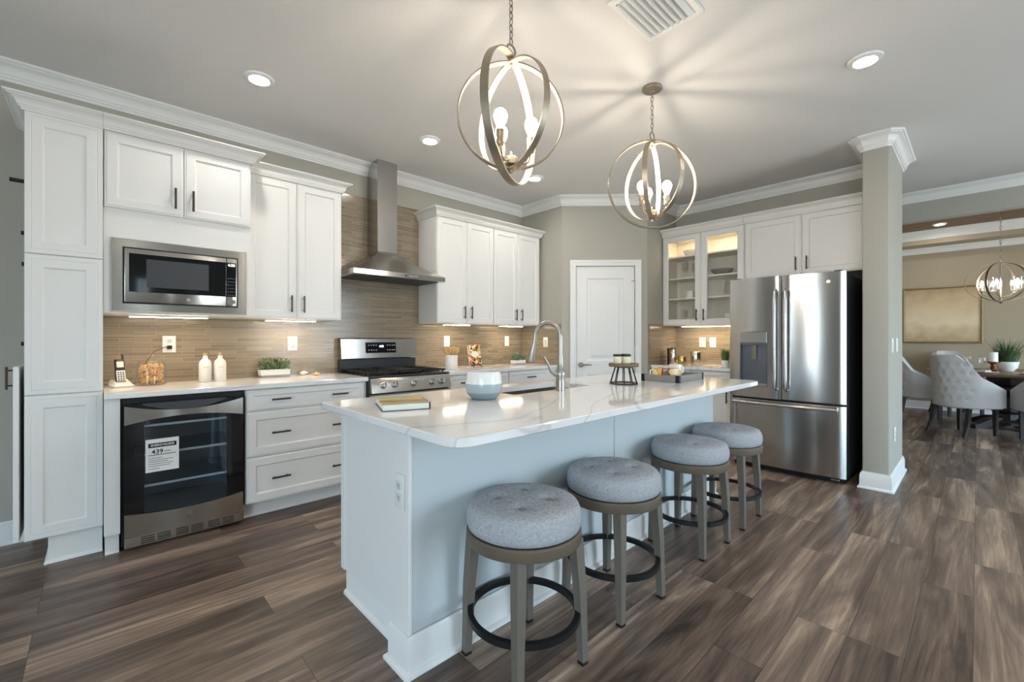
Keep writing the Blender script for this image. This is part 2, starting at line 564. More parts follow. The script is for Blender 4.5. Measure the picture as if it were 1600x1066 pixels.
# ---------------------------------------------------------------- mesh builder
class MB:
    def __init__(s):
        s.bm = bmesh.new()
        s.mat = Matrix.Identity(4)

    def at(s, x=0, y=0, z=0, rot=(0, 0, 0)):
        s.mat = Matrix.Translation((x, y, z)) @ Euler(rot).to_matrix().to_4x4()
        return s

    def v(s, co):
        return s.bm.verts.new(s.mat @ Vector(co))

    def f(s, vs):
        try:
            return s.bm.faces.new(vs)
        except ValueError:
            return None

    def box(s, x0, x1, y0, y1, z0, z1, bev=0.0, seg=1):
        n0 = len(s.bm.verts)
        vs = [s.v((x, y, z)) for z in (z0, z1) for y in (y0, y1) for x in (x0, x1)]
        fs = [s.f([vs[i] for i in q]) for q in ((0, 2, 3, 1), (4, 5, 7, 6), (0, 1, 5, 4), (2, 6, 7, 3), (0, 4, 6, 2), (1, 3, 7, 5))]
        if bev:
            ed = list({e for f in fs for e in f.edges})
            bmesh.ops.bevel(s.bm, geom=ed, offset=bev, segments=seg, profile=0.5, affect='EDGES')
        return s

    def loops(s, rings, close_u=True, cap0=False, cap1=False):
        R = [[s.v(p) for p in r] for r in rings]
        n = len(R[0])
        for a, b in zip(R, R[1:]):
            for i in range(n if close_u else n - 1):
                j = (i + 1) % n
                s.f([a[i], a[j], b[j], b[i]])
        if cap0:
            s.f(list(reversed(R[0])))
        if cap1:
            s.f(R[-1])
        return s

    def lathe(s, prof, n=28, cx=0, cy=0, cz=0):
        rings = []
        for r, z in prof:
            rings.append([(cx + r * math.cos(2 * PI * i / n), cy + r * math.sin(2 * PI * i / n), cz + z) for i in range(n)])
        shut = prof[0] == prof[-1]
        return s.loops(rings, cap0=prof[0][0] > 1e-6 and not shut, cap1=prof[-1][0] > 1e-6 and not shut)

    def tube(s, pts, r, n=10, closed=False, caps=True):
        pts = [Vector(p) for p in pts]
        m = len(pts)
        rings = []
        prev = None
        for i, p in enumerate(pts):
            if closed:
                d = pts[(i + 1) % m] - pts[i - 1]
            else:
                d = pts[min(i + 1, m - 1)] - pts[max(i - 1, 0)]
            d.normalize()
            if prev is None:
                up = Vector((0, 0, 1)) if abs(d.z) < 0.9 else Vector((1, 0, 0))
                a = d.cross(up).normalized()
            else:
                a = (prev - d * prev.dot(d)).normalized()
            prev = a
            b = d.cross(a)
            rr = r[i] if isinstance(r, (list, tuple)) else r
            rings.append([tuple(p + (a * math.cos(2 * PI * k / n) + b * math.sin(2 * PI * k / n)) * rr) for k in range(n)])
        if closed:
            rings.append(rings[0])
        return s.loops(rings, cap0=caps and not closed, cap1=caps and not closed)

    def cyl(s, p0, p1, r0, r1=None, n=20):
        return s.tube([p0, p1], [r0, r0 if r1 is None else r1], n)

    def ball(s, c, r, n=16, sz=1.0, sx=1.0, sy=1.0):
        m = n // 2
        prof = [(math.sin(PI * k / m), -math.cos(PI * k / m)) for k in range(m + 1)]
        rings = [[(c[0] + sx * r * q * math.cos(2 * PI * i / n), c[1] + sy * r * q * math.sin(2 * PI * i / n), c[2] + sz * r * w) for i in range(n)] for q, w in prof]
        return s.loops(rings)

    def prism(s, poly, z0, z1, bev=0.0):
        """poly counter-clockwise in xy"""
        def ins(p, d):
            out = []
            n = len(p)
            for i in range(n):
                a, b, c = Vector(p[i - 1]), Vector(p[i]), Vector(p[(i + 1) % n])
                e1, e2 = (b - a).normalized(), (c - b).normalized()
                n1, n2 = Vector((-e1.y, e1.x)), Vector((-e2.y, e2.x))
                k = (n1 + n2)
                k = k / max(0.3, k.dot(n1))
                out.append(tuple(b + k * d))
            return out
        if bev:
            q = ins(poly, bev)
            rings = [[(x, y, z0) for x, y in q], [(x, y, z0 + bev) for x, y in poly], [(x, y, z1 - bev) for x, y in poly], [(x, y, z1) for x, y in q]]
        else:
            rings = [[(x, y, z0) for x, y in poly], [(x, y, z1) for x, y in poly]]
        return s.loops(rings, cap0=True, cap1=True)

    def panel(s, x0, x1, z0, z1, yf, th, rings):
        """board in the xz plane, front towards -y at yf; rings: (inset, depth)"""
        rr = [[(x0, yf + th, z0), (x1, yf + th, z0), (x1, yf + th, z1), (x0, yf + th, z1)]]
        for i, d in rings:
            rr.append([(x0 + i, yf + d, z0 + i), (x1 - i, yf + d, z0 + i), (x1 - i, yf + d, z1 - i), (x0 + i, yf + d, z1 - i)])
        return s.loops(rr, cap0=True, cap1=True)

    def sweep(s, path, prof, closed=False, sign=1):
        """prof (out, z) swept along a flat path; out is to the right of travel (sign=1)"""
        P = [Vector((p[0], p[1])) for p in path]
        n = len(P)
        rings = []
        for i in range(n):
            if closed or 0 < i < n - 1:
                d1 = (P[i] - P[i - 1]).normalized()
                d2 = (P[(i + 1) % n] - P[i]).normalized()
            elif i == 0:
                d1 = d2 = (P[1] - P[0]).normalized()
            else:
                d1 = d2 = (P[-1] - P[-2]).normalized()
            n1 = Vector((d1.y, -d1.x)) * sign
            n2 = Vector((d2.y, -d2.x)) * sign
            k = n1 + n2
            k = k / max(0.2, k.dot(n1))
            rings.append([(P[i].x + k.x * o, P[i].y + k.y * o, z) for o, z in prof])
        if closed:
            rings.append(rings[0])
        return s.loops(rings, cap0=not closed, cap1=not closed)

    def build(s, name, mat, parent=None, smooth=35, sub=0):
        bmesh.ops.recalc_face_normals(s.bm, faces=s.bm.faces)
        me = bpy.data.meshes.new(name)
        s.bm.to_mesh(me)
        s.bm.free()
        me.materials.append(M[mat] if isinstance(mat, str) else mat)
        if smooth:
            me.shade_smooth()
            me.set_sharp_from_angle(angle=math.radians(smooth))
        o = bpy.data.objects.new(name, me)
        COL.objects.link(o)
        if parent:
            o.parent = parent
        if sub:
            md = o.modifiers.new('sub', 'SUBSURF')
            md.levels = md.render_levels = sub
        return o


def tag(o, label, cat, group=None):
    o['label'] = label
    o['category'] = cat
    if group:
        o['group'] = group
    return o


def thing(name, label, cat, loc=(0, 0, 0), rotz=0.0, group=None):
    o = bpy.data.objects.new(name, None)
    o.empty_display_size = 0.05
    COL.objects.link(o)
    o.location = loc
    o.rotation_euler = (0, 0, rotz)
    return tag(o, label, cat, group)


def struct(o):
    o['kind'] = 'structure'
    return o


def copy_tree(o, parent=None):
    c = o.copy()
    COL.objects.link(c)
    if parent:
        c.parent = parent
    for ch in list(o.children):
        copy_tree(ch, c)
    return c


def text_mesh(name, body, size, mat, parent, loc, rot, bold=0.0, align='CENTER'):
    cu = bpy.data.curves.new(name, 'FONT')
    cu.body = body
    cu.size = size
    cu.align_x = align
    cu.align_y = 'CENTER'
    cu.extrude = 0.0003
    cu.offset = bold
    tmp = bpy.data.objects.new('tmp_text', cu)
    COL.objects.link(tmp)
    dg = bpy.context.evaluated_depsgraph_get()
    me = bpy.data.meshes.new_from_object(tmp.evaluated_get(dg))
    bpy.data.objects.remove(tmp)
    me.name = name
    me.materials.clear()
    me.materials.append(M[mat])
    me.transform(Matrix.Translation(loc) @ Euler(rot).to_matrix().to_4x4())
    o = bpy.data.objects.new(name, me)
    COL.objects.link(o)
    o.parent = parent
    return o


# ================================================================ the setting
WY = 3.965      # range wall
PX = 3.906      # short return wall by the pantry door
PY = 3.305
DX, DY = 4.60, 2.611   # end of the slanted pantry wall
FX = 5.307      # refrigerator wall
KX, KY0, KY1 = 4.563, 0.478, 0.65    # wing wall
HX0 = 5.42
HX = 6.72       # header wall of the dining room
DFX = 10.40     # dining far wall

struct(MB().box(LEFTX - 0.1, DFX + 0.1, BACKY - 0.1, WY + 0.1, -0.06, 0.0).build('floor', 'floor', smooth=0))
struct(MB().box(LEFTX - 0.1, HX + 0.05, BACKY - 0.1, WY + 0.1, CEIL, CEIL + 0.06).build('ceiling', 'ceiling', smooth=0))
T = 0.1
struct(MB().box(LEFTX, PX + 0.02, WY, WY + T, 0, CEIL).build('wall_back', 'wall', smooth=0))
struct(MB().box(PX, PX + 0.06, PY, WY, 0, CEIL).build('wall_pantry_return', 'wall', smooth=0))
# slanted wall with door opening
dvec = Vector((DX - PX, DY - PY)).normalized()
ang = math.atan2(dvec.y, dvec.x)
DL = math.hypot(DX - PX, DY - PY)
d0, d1 = 0.168, 0.838      # door leaf along the slanted wall
DZ = 2.05
w = MB().at(PX, PY, 0, (0, 0, ang))
w.box(0, d0 - 0.005, 0, 0.09, 0, CEIL).box(d1 + 0.005, DL, 0, 0.09, 0, CEIL).box(d0 - 0.005, d1 + 0.005, 0, 0.09, DZ + 0.01, CEIL)
struct(w.build('wall_pantry', 'wall', smooth=0))
struct(MB().box(DX, FX + T, DY, DY + 0.06, 0, CEIL).build('wall_pantry_side', 'wall', smooth=0))
struct(MB().box(FX, HX0, KY1, DY, 0, CEIL).build('wall_refrigerator', 'wall', smooth=0))
struct(MB().box(KX, HX0, KY0, KY1, 0, CEIL, 0.012, 3).build('wall_wing', 'wall'))
# hall between wing wall and dining room
struct(MB().box(HX0, HX + 0.1, 2.4, 2.5, 0, CEIL).build('wall_hall', 'wall', smooth=0))
hw = MB()
hw.box(HX, HX + 0.12, 1.15, 2.5, 0, CEIL).box(HX, HX + 0.12, BACKY, -2.3, 0, CEIL).box(HX, HX + 0.12, -2.3, 1.15, 2.545, CEIL)
struct(hw.build('wall_header', 'wall', smooth=0))
# room behind the photographer with inferred and added windows
def holed(axis, pos, a0, a1, wins, name):
    m = MB()
    cuts = sorted(wins)
    cur = a0
    def seg(u0, u1, z0, z1):
        if u1 - u0 < 1e-4 or z1 - z0 < 1e-4:
            return
        if axis == 'x':
            m.box(pos - 0.1, pos, u0, u1, z0, z1)
        else:
            m.box(u0, u1, pos - 0.1, pos, z0, z1)
    for u0, u1, z0, z1 in cuts:
        seg(cur, u0, 0, CEIL)
        seg(u0, u1, 0, z0)
        seg(u0, u1, z1, CEIL)
        cur = u1
    seg(cur, a1, 0, CEIL)
    return struct(m.build(name, 'wallhall', smooth=0))
holed('x', LEFTX, BACKY, WY, [w_[1:] for w_ in WIN if w_[0] == 'left'], 'wall_left')
holed('y', BACKY, LEFTX, HX, [w_[1:] for w_ in WIN if w_[0] == 'back'], 'wall_front')
for i, (side, a, b, z0, z1) in enumerate(WIN):
    m = MB()
    q = 0.05
    def fr(u0, u1, y0, y1):
        if side == 'left':
            m.box(LEFTX - 0.09, LEFTX - 0.02, u0, u1, y0, y1)
        else:
            m.box(u0, u1, BACKY - 0.09, BACKY - 0.02, y0, y1)
    fr(a, b, z0, z0 + q), fr(a, b, z1 - q, z1), fr(a, a + q, z0, z1), fr(b - q, b, z0, z1), fr((a + b) / 2 - 0.03, (a + b) / 2 + 0.03, z0, z1)
    struct(m.build('window_%d' % (i + 1), 'trim', smooth=0))

# dining room shell with a tray ceiling
DY0, DY1 = -2.6, 1.7
SOF = 2.775
TRAYZ = 2.99
TX0, TX1, TY0, TY1 = 7.2, 9.95, -2.0, 1.25
struct(MB().box(DFX, DFX + 0.1, DY0, DY1, 0, 3.1).build('wall_dining_far', 'walldine', smooth=0))
struct(MB().box(HX + 0.12, DFX, DY1, DY1 + 0.1, 0, 3.1).build('wall_dining_side', 'walldine', smooth=0))
a_, b_, c_, e_ = DINFILLWIN
struct(MB().box(HX + 0.12, a_, DY0 - 0.1, DY0, 0, 3.1).box(b_, DFX, DY0 - 0.1, DY0, 0, 3.1).box(a_, b_, DY0 - 0.1, DY0, 0, c_).box(a_, b_, DY0 - 0.1, DY0, e_, 3.1).build('wall_dining_near', 'walldine', smooth=0))
so = MB()
so.box(HX + 0.1, TX0, DY0, DY1, SOF, 3.1).box(TX1, DFX, DY0, DY1, SOF, 3.1).box(TX0, TX1, DY0, TY0, SOF, 3.1).box(TX0, TX1, TY1, DY1, SOF, 3.1)
struct(so.build('ceiling_dining_soffit', 'walldine', smooth=0))
struct(MB().box(TX0 - 0.1, TX1 + 0.1, TY0 - 0.1, TY1 + 0.1, TRAYZ, TRAYZ + 0.05).build('ceiling_dining_tray', 'plank', smooth=0))

# crown mouldings
def crown(hh, out):
    base = [(0, 0), (.14, 0), (.16, .09), (.17, .15), (.26, .155), (.28, .24), (.29, .28), (.35, .30), (.37, .42), (.43, .55), (.54, .67), (.68, .75), (.81, .79), (.82, .85), (.93, .86), (.98, .90), (1.0, .93), (1.0, 1.0), (0, 1.0)]
    return [(o * out, z * hh) for o, z in base]
def crown_at(ztop, hh=0.108, out=0.092):
    return [(o, ztop - hh + z) for o, z in crown(hh, out)]
path = [(LEFTX, WY), (PX, WY), (PX, PY), (DX, DY), (FX, DY), (FX, KY1), (KX + .02, KY1), (KX, KY1 - .02), (KX, KY0 + .02), (KX + .02, KY0), (HX0 - .02, KY0), (HX0, KY0 + .02), (HX0, 2.4)]
struct(MB().sweep(path, crown_at(CEIL)).build('trim_1', 'trim', smooth=18))
struct(MB().sweep([(HX, 2.4), (HX, BACKY)], crown_at(CEIL)).build('trim_2', 'trim', smooth=18))
struct(MB().sweep([(LEFTX, BACKY), (LEFTX, WY)], crown_at(CEIL)).build('trim_3', 'trim', smooth=18))
struct(MB().sweep([(DFX, DY1), (DFX, DY0)], crown_at(SOF, 0.095, 0.08)).build('trim_4', 'trim', smooth=18))
struct(MB().sweep([(TX0, TY0), (TX0, TY1), (TX1, TY1), (TX1, TY0)], crown_at(TRAYZ, 0.14, 0.10), closed=True).build('trim_5', 'trim', smooth=18))

# baseboards
def base_prof(hh=0.135, t=0.016):
    return [(0, 0), (t + 0.014, 0), (t + 0.013, 0.010), (t + 0.006, 0.018), (t, 0.02), (t, hh - 0.035), (t - 0.003, hh - 0.03), (t - 0.003, hh - 0.018), (t - 0.009, hh - 0.012), (t - 0.011, hh), (0, hh)]
struct(MB().sweep([(LEFTX, WY), (-0.29, WY)], base_prof()).build('baseboard_back', 'trim'))
struct(MB().sweep([(KX + 0.15, KY1), (KX, KY1), (KX, KY0), (HX0, KY0), (HX0, 2.4)], base_prof()).build('baseboard_wing', 'trim'))
struct(MB().sweep([(DFX, DY1), (DFX, DY0)], base_prof()).build('baseboard_dining', 'trim'))
struct(MB().sweep([(LEFTX, BACKY), (LEFTX, WY)], base_prof()).build('baseboard_left', 'trim'))

# pantry door in the slanted wall (structure)
door = MB().at(PX, PY, 0, (0, 0, ang))
def leaf_rings(m, x0, x1, z0, z1, y):
    # raised moulded panel
    m.panel(x0, x1, z0, z1, y, 0.004, [(0, 0.004), (0.0, -0.001), (0.010, 0.006), (0.022, 0.009), (0.05, 0.009), (0.065, 0.003)])
W_ = d1 - d0
def door_leaf(m, y, th):
    # stiles and rails leave two openings that the moulded panels fill
    st, tr, mr, br_ = 0.118, 0.13, 0.16, 0.22
    zl0, zl1, zu0, zu1 = 0.24, 0.80, 0.96, DZ - tr
    m.box(d0, d0 + st, y, y + th, 0.01, DZ).box(d1 - st, d1, y, y + th, 0.01, DZ)
    m.box(d0 + st, d1 - st, y, y + th, zu1, DZ).box(d0 + st, d1 - st, y, y + th, zl1, zu0).box(d0 + st, d1 - st, y, y + th, 0.01, zl0)
    for a, b in ((zl0, zl1), (zu0, zu1)):
        m.panel(d0 + st, d1 - st, a, b, y, th, [(0, 0.0), (0.004, 0.001), (0.014, 0.010), (0.020, 0.012), (0.045, 0.012), (0.062, 0.004)])
door_leaf(door, 0.012, 0.035)
DOOR = struct(door.build('door_1', 'trim', smooth=0))
fr_ = MB().at(PX, PY, 0, (0, 0, ang))
cw, ct = 0.068, 0.018
casing = [(0, 0), (0, ct), (0.012, ct + 0.004), (0.05, ct - 0.004), (cw - 0.006, ct - 0.008), (cw, 0)]
# casing as three mitred boards: outline swept round the opening
def casing_mesh(m, x0, x1, z1):
    prof = [(0.0, 0.0), (0.0, -0.010), (0.008, -0.014), (0.03, -0.014), (0.045, -0.020), (cw - 0.004, -0.020), (cw, -0.016), (cw, 0.0)]
    pts = [(x0, 0, (-1, 0)), (x0, z1, (-1, 1)), (x1, z1, (1, 1)), (x1, 0, (1, 0))]
    rings = []
    for x, z, (kx, kz) in pts:
        rings.append([(x + kx * o, y, z + kz * o) for o, y in prof])
    m.loops(rings, cap0=True, cap1=True)
casing_mesh(fr_, d0 - 0.006, d1 + 0.006, DZ + 0.008)
struct(fr_.build('trim_6', 'trim', smooth=0))
kb = MB().at(PX, PY, 0, (0, 0, ang))
kx = d0 + 0.055
kb.cyl((kx, 0.013, 0.915), (kx, -0.001, 0.915), 0.031).cyl((kx, 0.0, 0.915), (kx, -0.045, 0.915), 0.011)
kb.tube([(kx - 0.012, -0.046, 0.915), (kx + 0.03, -0.05, 0.918), (kx + 0.075, -0.05, 0.920), (kx + 0.115, -0.046, 0.914)], [0.011, 0.0095, 0.008, 0.006], 12)
o = kb.build('door_handle', 'nickel', DOOR)
for zz in (0.30, 1.08, 1.83):
    hb = MB().at(PX, PY, 0, (0, 0, ang))
    hb.cyl((d1 + 0.003, 0.004, zz - 0.045), (d1 + 0.003, 0.004, zz + 0.045), 0.006, n=10)
    if zz > 1.5:
        hb.tube([(d1, 0.002, zz + 0.05), (d1 - 0.02, -0.02, zz + 0.055), (d1 - 0.045, -0.012, zz + 0.045)], 0.004, 8)
    hb.build('hinge', 'nickel', DOOR)
struct(MB().at(PX, PY, 0, (0, 0, ang)).box(d0, d1, 0.06, 0.08, 0, DZ).build('door_backing', 'black', smooth=0))  # black sheet closing the opening behind the door leaf

# tiled backsplash on the walls
bt = 0.012
bs = MB().box(0.02, 1.50, WY - bt, WY, 0.9145, 1.3715).box(1.50, 2.40, WY - bt, WY, 0.88, 2.545).box(2.40, PX - bt, WY - bt, WY, 0.9145, 1.3715)
o = struct(bs.build('wall_backsplash', 'tile', smooth=0))
o = struct(MB().box(PX - bt, PX, PY + 0.012, WY, 0.914, 1.385).build('wall_backsplash_return', 'tiley', smooth=0))
o = struct(MB().box(FX - bt, FX, 1.69, DY, 0.9145, 1.3715).build('wall_backsplash_refrigerator', 'tiley', smooth=0))
o = struct(MB().box(DX + 0.03, FX - bt, DY - bt, DY, 0.914, 1.385).build('wall_backsplash_side', 'tile', smooth=0))

# ================================================================ cabinets
DOOR_R = [(0, .006), (.001, .0045), (.009, .004), (.0115, 0), (.056, 0), (.060, .003), (.064, .009)]
DRAW_R = [(0, .006), (.001, .0045), (.007, .004), (.009, 0), (.038, 0), (.041, .003), (.044, .008)]


def bar_handle(parent, x, z, y, length=0.13, vertical=True):
    m = MB()
    a = length / 2
    st = a - 0.02
    if vertical:
        m.box(x - .006, x + .006, y - .036, y - .026, z - a, z + a, 0.002)
        for s in (-st, st):
            m.cyl((x, y, z + s), (x, y - .03, z + s), .0045, n=10)
    else:
        m.box(x - a, x + a, y - .036, y - .026, z - .006, z + .006, 0.002)
        for s in (-st, st):
            m.cyl((x + s, y, z), (x + s, y - .03, z), .0045, n=10)
    return m.build('handle', 'bronze', parent)


def cab_door(parent, x0, x1, z0, z1, hx=None, hz=None, y=-0.02):
    d = MB().panel(x0, x1, z0, z1, y, 0.019, DOOR_R).build('door', 'cab', parent, smooth=0)
    if hx is not None:
        bar_handle(d, hx, hz, y)
    return d


def drawer(parent, x0, x1, z0, z1, handles, y=-0.02, hl=0.13):
    d = MB().panel(x0, x1, z0, z1, y, 0.019, DRAW_R if z1 - z0 < 0.2 else DOOR_R).build('drawer', 'cab', parent, smooth=0)
    for hx in handles:
        bar_handle(d, hx, (z0 + z1) / 2, y, hl, False)
    return d


ROTF = -PI / 2     # cabinets on the refrigerator wall face -x
# ---- tall pantry unit (shows its panelled flank)
PT = thing('pantry_cabinet', 'tall white pantry cabinet at the end of the run, showing three panels', 'cabinet', (-0.286, 3.45, 0))
PW = 0.303
MB().box(0, PW, 0.006, WY - 3.45 - 0.002, 0.15, 2.43).build('body', 'cab', PT, smooth=0)
for z0, z1 in ((0.15, 0.918), (0.922, 1.674), (1.678, 2.43)):
    MB().panel(0, PW, z0, z1, -0.012, 0.017, [(0, .003), (.003, 0), (.022, 0), (.024, .002), (.028, .0005), (.066, .0005), (.070, .003), (.074, .009)]).build('side_panel', 'cab', PT, smooth=0)
MB().box(0.085, PW - 0.002, 0.02, WY - 3.45 - 0.002, 0.0, 0.15).build('toe_kick', 'cab', PT, smooth=0)
MB().sweep([(0.085, 0.4), (0.085, 0.02), (PW - 0.002, 0.02)], [(0, 0), (.016, 0), (.014, .008), (.005, .016), (0, .018)], sign=1).build('shoe_moulding', 'trim', PT)
cp = [(o, 2.425 + z) for o, z in crown(0.071, 0.072)]
MB().sweep([(0, WY - 3.45 - 0.002), (0, -0.012), (PW, -0.012)], cp, sign=1).build('crown_moulding', 'cab', PT, smooth=18)
dd = MB().box(-0.040, -0.018, -0.010, WY - 3.45 - 0.02, 0.155, 1.075, 0.003).build('door', 'cab', PT)
m = MB().box(-0.071, -0.061, 0.03, 0.042, 0.955, 1.075, 0.002)
for zz in (0.975, 1.055):
    m.cyl((-0.038, 0.036, zz), (-0.066, 0.036, zz), 0.0045, n=10)
m.build('handle', 'bronze', dd)
for zz, ln in ((2.06, 0.055), (1.785, 0.014), (1.62, 0.012), (1.195, 0.014)):
    MB().cyl((0.001, 0.03, zz), (-ln, 0.03, zz), 0.011, n=12).build('hinge_pin', 'black', PT)

# ---- microwave cabinet
MW = 0.747
MC = thing('microwave_cabinet', 'deep white wall cabinet with two doors above the built-in microwave', 'cabinet', (0.019, 3.46, 1.372))
m = MB()
mx0, mx1, mz0, mz1 = 0.05, 0.70, 0.035, 0.425
m.box(0, mx0, 0, 0.503, 0, 1.058).box(mx1, MW, 0, 0.503, 0, 1.058).box(mx0, mx1, 0, 0.503, mz1, 1.058).box(mx0, mx1, 0, 0.503, 0, mz0).box(mx0, mx1, 0.45, 0.503, mz0, mz1)
m.build('body', 'cab', MC, smooth=0)
cab_door(MC, 0.004, MW / 2 - 0.0015, 0.615, 1.053, MW / 2 - 0.045, 0.72)
cab_door(MC, MW / 2 + 0.0015, MW - 0.003, 0.615, 1.053, MW / 2 + 0.045, 0.72)
MB().sweep([(0, -0.022), (MW, -0.022), (MW, 0.085)], [(o, 1.053 + z) for o, z in crown(0.071, 0.072)], sign=1).build('crown_moulding', 'cab', MC, smooth=18)

MWV = thing('microwave', 'stainless steel built-in microwave with black glass door', 'microwave', (0.019, 3.46, 1.372))
x0, x1, z0, z1 = 0.034, 0.716, 0.010, 0.440
MB().panel(x0, x1, z0, z1, -0.024, 0.022, [(0, .004), (.004, 0), (.048, .0), (.052, .014)]).build('trim_frame', 'steelh', MWV, smooth=0)
MB().box(mx0 + .01, mx1 - .01, 0.0, 0.40, mz0 + .01, mz1 - .01).build('body', 'darkgrey', MWV, smooth=0)
fx0, fx1, fz0, fz1 = x0 + .054, x1 - .054, z0 + .088, z1 - .072
# frame opening is a black shadow gap with the oven front in it
MB().box(x0 + .05, x1 - .05, -0.018, -0.004, z0 + .05, z1 - .05).build('shadow_gap', 'black', MWV, smooth=0)
dr = MB().box(x0 + .056, x1 - .118, -0.034, -0.010, z0 + .056, z1 - .056, 0.003, 2).build('door', 'steelh', MWV)
MB().box(x0 + .076, x1 - .120, -0.0355, -0.03, z0 + .118, z1 - .084, 0.001).build('window', 'blackglass', dr, smooth=0)
MB().box(x0 + .155, x1 - .215, -0.0362, -0.0345, z0 + .150, z1 - .112).build('viewing_mesh', 'darkgrey', dr, smooth=0)
MB().cyl(((x0 + x1) / 2 + .02, -0.034, z0 + .085), ((x0 + x1) / 2 + .02, -0.0365, z0 + .085), 0.011).build('badge', 'nickel', dr)
cpn = MB().box(x1 - .116, x1 - .056, -0.034, -0.010, z0 + .056, z1 - .056, 0.003, 2).build('control_panel', 'steelh', MWV)
MB().box(x1 - .116, x1 - .062, -0.0355, -0.03, z0 + .118, z1 - .084, 0.001).build('keypad', 'blackglass', cpn, smooth=0)
m = MB()
for r_ in range(6):
    for c_ in range(4):
        m.box(x1 - .111 + c_ * .0125, x1 - .103 + c_ * .0125, -0.0362, -0.035, z0 + .126 + r_ * .022, z0 + .134 + r_ * .022)
m.build('buttons', 'darkgrey', cpn, smooth=0)
text_mesh('clock_digits', '4:20', 0.024, 'clock', cpn, (x1 - .089, -0.0365, z1 - .101), (PI / 2, 0, 0))
MB().box(x1 - .108, x1 - .066, -0.037, -0.03, z0 + .072, z0 + .098, 0.002).build('door_button', 'steelh', cpn)

# ---- wall cabinets on the range wall
def wall_cabinet(label, xx, ww, pathc, ext=None):
    c = thing('wall_cabinet', label, 'cabinet', (xx, 3.635, 1.372), 0, 'white wall cabinets on the range wall')
    MB().box(0, ww, 0, WY - 3.635 - 0.001, 0, 1.058).build('body', 'cab', c, smooth=0)
    h_ = ww / 2
    cab_door(c, 0.003, h_ - .0015, 0.003, 1.053, h_ - 0.045, 0.115)
    cab_door(c, h_ + .0015, ww - .003, 0.003, 1.053, h_ + 0.045, 0.115)
    MB().sweep(pathc, [(o, 1.053 + z) for o, z in crown(0.075, 0.066)], sign=1).build('crown_moulding', 'cab', c, smooth=18)
    return c
dpt = WY - 3.635 - 0.002
wall_cabinet('white two-door wall cabinet between the microwave and the hood', 0.770, 0.697, [(0, -0.02), (0.697, -0.02), (0.697, dpt)])
wall_cabinet('white two-door wall cabinet next to the range hood, above the utensil crock', 2.402, 0.735, [(0, dpt), (0, -0.02), (0.735, -0.02)])
wall_cabinet('white two-door wall cabinet in the corner by the pantry, above a small herb planter', 3.138, 0.727, [(0, -0.02), (0.727, -0.02), (0.727, dpt)])


def strip_light(label, x, y, z, ww, rotz=0.0):
    t = thing('under_cabinet_light', label, 'light', (x, y, z), rotz, 'slim lights under the wall cabinets')
    MB().box(0, ww, -0.02, 0.02, -0.012, -0.001, 0.002).build('housing', 'white', t)
    MB().box(0.01, ww - 0.01, -0.016, 0.016, -0.0145, -0.0122).build('diffuser', 'strip', t, smooth=0)
strip_light('slim lit bar under the microwave cabinet', 0.13, 3.62, 1.372, 0.42)
strip_light('slim lit bar under the wall cabinet beside the microwave', 0.93, 3.76, 1.372, 0.38)
strip_light('slim lit bar above the utensil crock', 2.56, 3.74, 1.372, 0.34)
strip_light('slim lit bar above the small herb planter by the pantry', 3.33, 3.74, 1.372, 0.36)
strip_light('slim lit bar under the glass-door cabinet', 5.12, 2.45, 1.372, 0.66, ROTF)

# ---- glass-door cabinet and cabinet over the refrigerator
GC = thing('glass_door_cabinet', 'white wall cabinet with two glass doors and lit top shelf', 'cabinet', (4.97, 2.605, 1.372), ROTF)
GW, GH, GD = 0.92, 1.058, FX - 4.97 - 0.001
m = MB().box(0, 0.018, 0, GD, 0, GH).box(GW - .018, GW, 0, GD, 0, GH).box(0.018, GW - .018, 0, GD, 0, .018).box(0.018, GW - .018, 0, GD, GH - .018, GH).box(0.018, GW - .018, GD - .012, GD, .018, GH - .018)
m.box(GW / 2 - .02, GW / 2 + .02, 0, .02, .018, GH - .018)
m.build('body', 'cabin', GC, smooth=0)
SHZ = (0.305, 0.545, 0.80)
for zz in SHZ:
    MB().box(0.019, GW - .019, 0.025, GD - .013, zz, zz + .018, 0.001).build('shelf', 'cabin', GC, smooth=0)
for x0, x1, hx in ((.003, GW / 2 - .0015, GW / 2 - .04), (GW / 2 + .0015, GW - .003, GW / 2 + .04)):
    q = .068
    m = MB()
    # mitred frame: ring of boards with an inner bead
    rr = []
    for i, d in ((q, .019), (0, .019), (0, .006), (.001, .0045), (.009, .004), (.0115, 0), (q - .008, 0), (q, .006), (q, .019)):
        rr.append([(x0 + i, -.02 + d, .003 + i), (x1 - i, -.02 + d, .003 + i), (x1 - i, -.02 + d, 1.053 - i), (x0 + i, -.02 + d, 1.053 - i)])
    m.loops(rr)
    d_ = m.build('door', 'cab', GC, smooth=0)
    MB().box(x0 + q - .004, x1 - q + .004, -.009, -.006, .003 + q - .004, 1.053 - q + .004).build('glass_pane', 'glass', d_, smooth=0)
    bar_handle(d_, hx, .115, -.02)
lamp = thing('puck_light', 'small warm puck light inside the top of the glass-door cabinet', 'light', (4.97 + GD * 0.45, 2.605 - 0.66, 1.372 + GH - .018))
MB().lathe([(0.036, -0.012), (0.036, 0.0)], 24).build('housing', 'white', lamp)
MB().lathe([(0.0, -0.0135), (0.030, -0.0135), (0.030, -0.0122), (0, -0.0122)], 24).build('diffuser', emat('puck_lamp', (1, .82, .56, 1), 75.0), lamp)
lamp = thing('puck_light', 'warm puck light inside the cabinet beside the pantry wall', 'light', (4.97 + GD * 0.45, 2.605 - 0.25, 1.372 + GH - .018))
MB().lathe([(0.036, -0.012), (0.036, 0.0)], 24).build('housing', 'white', lamp)
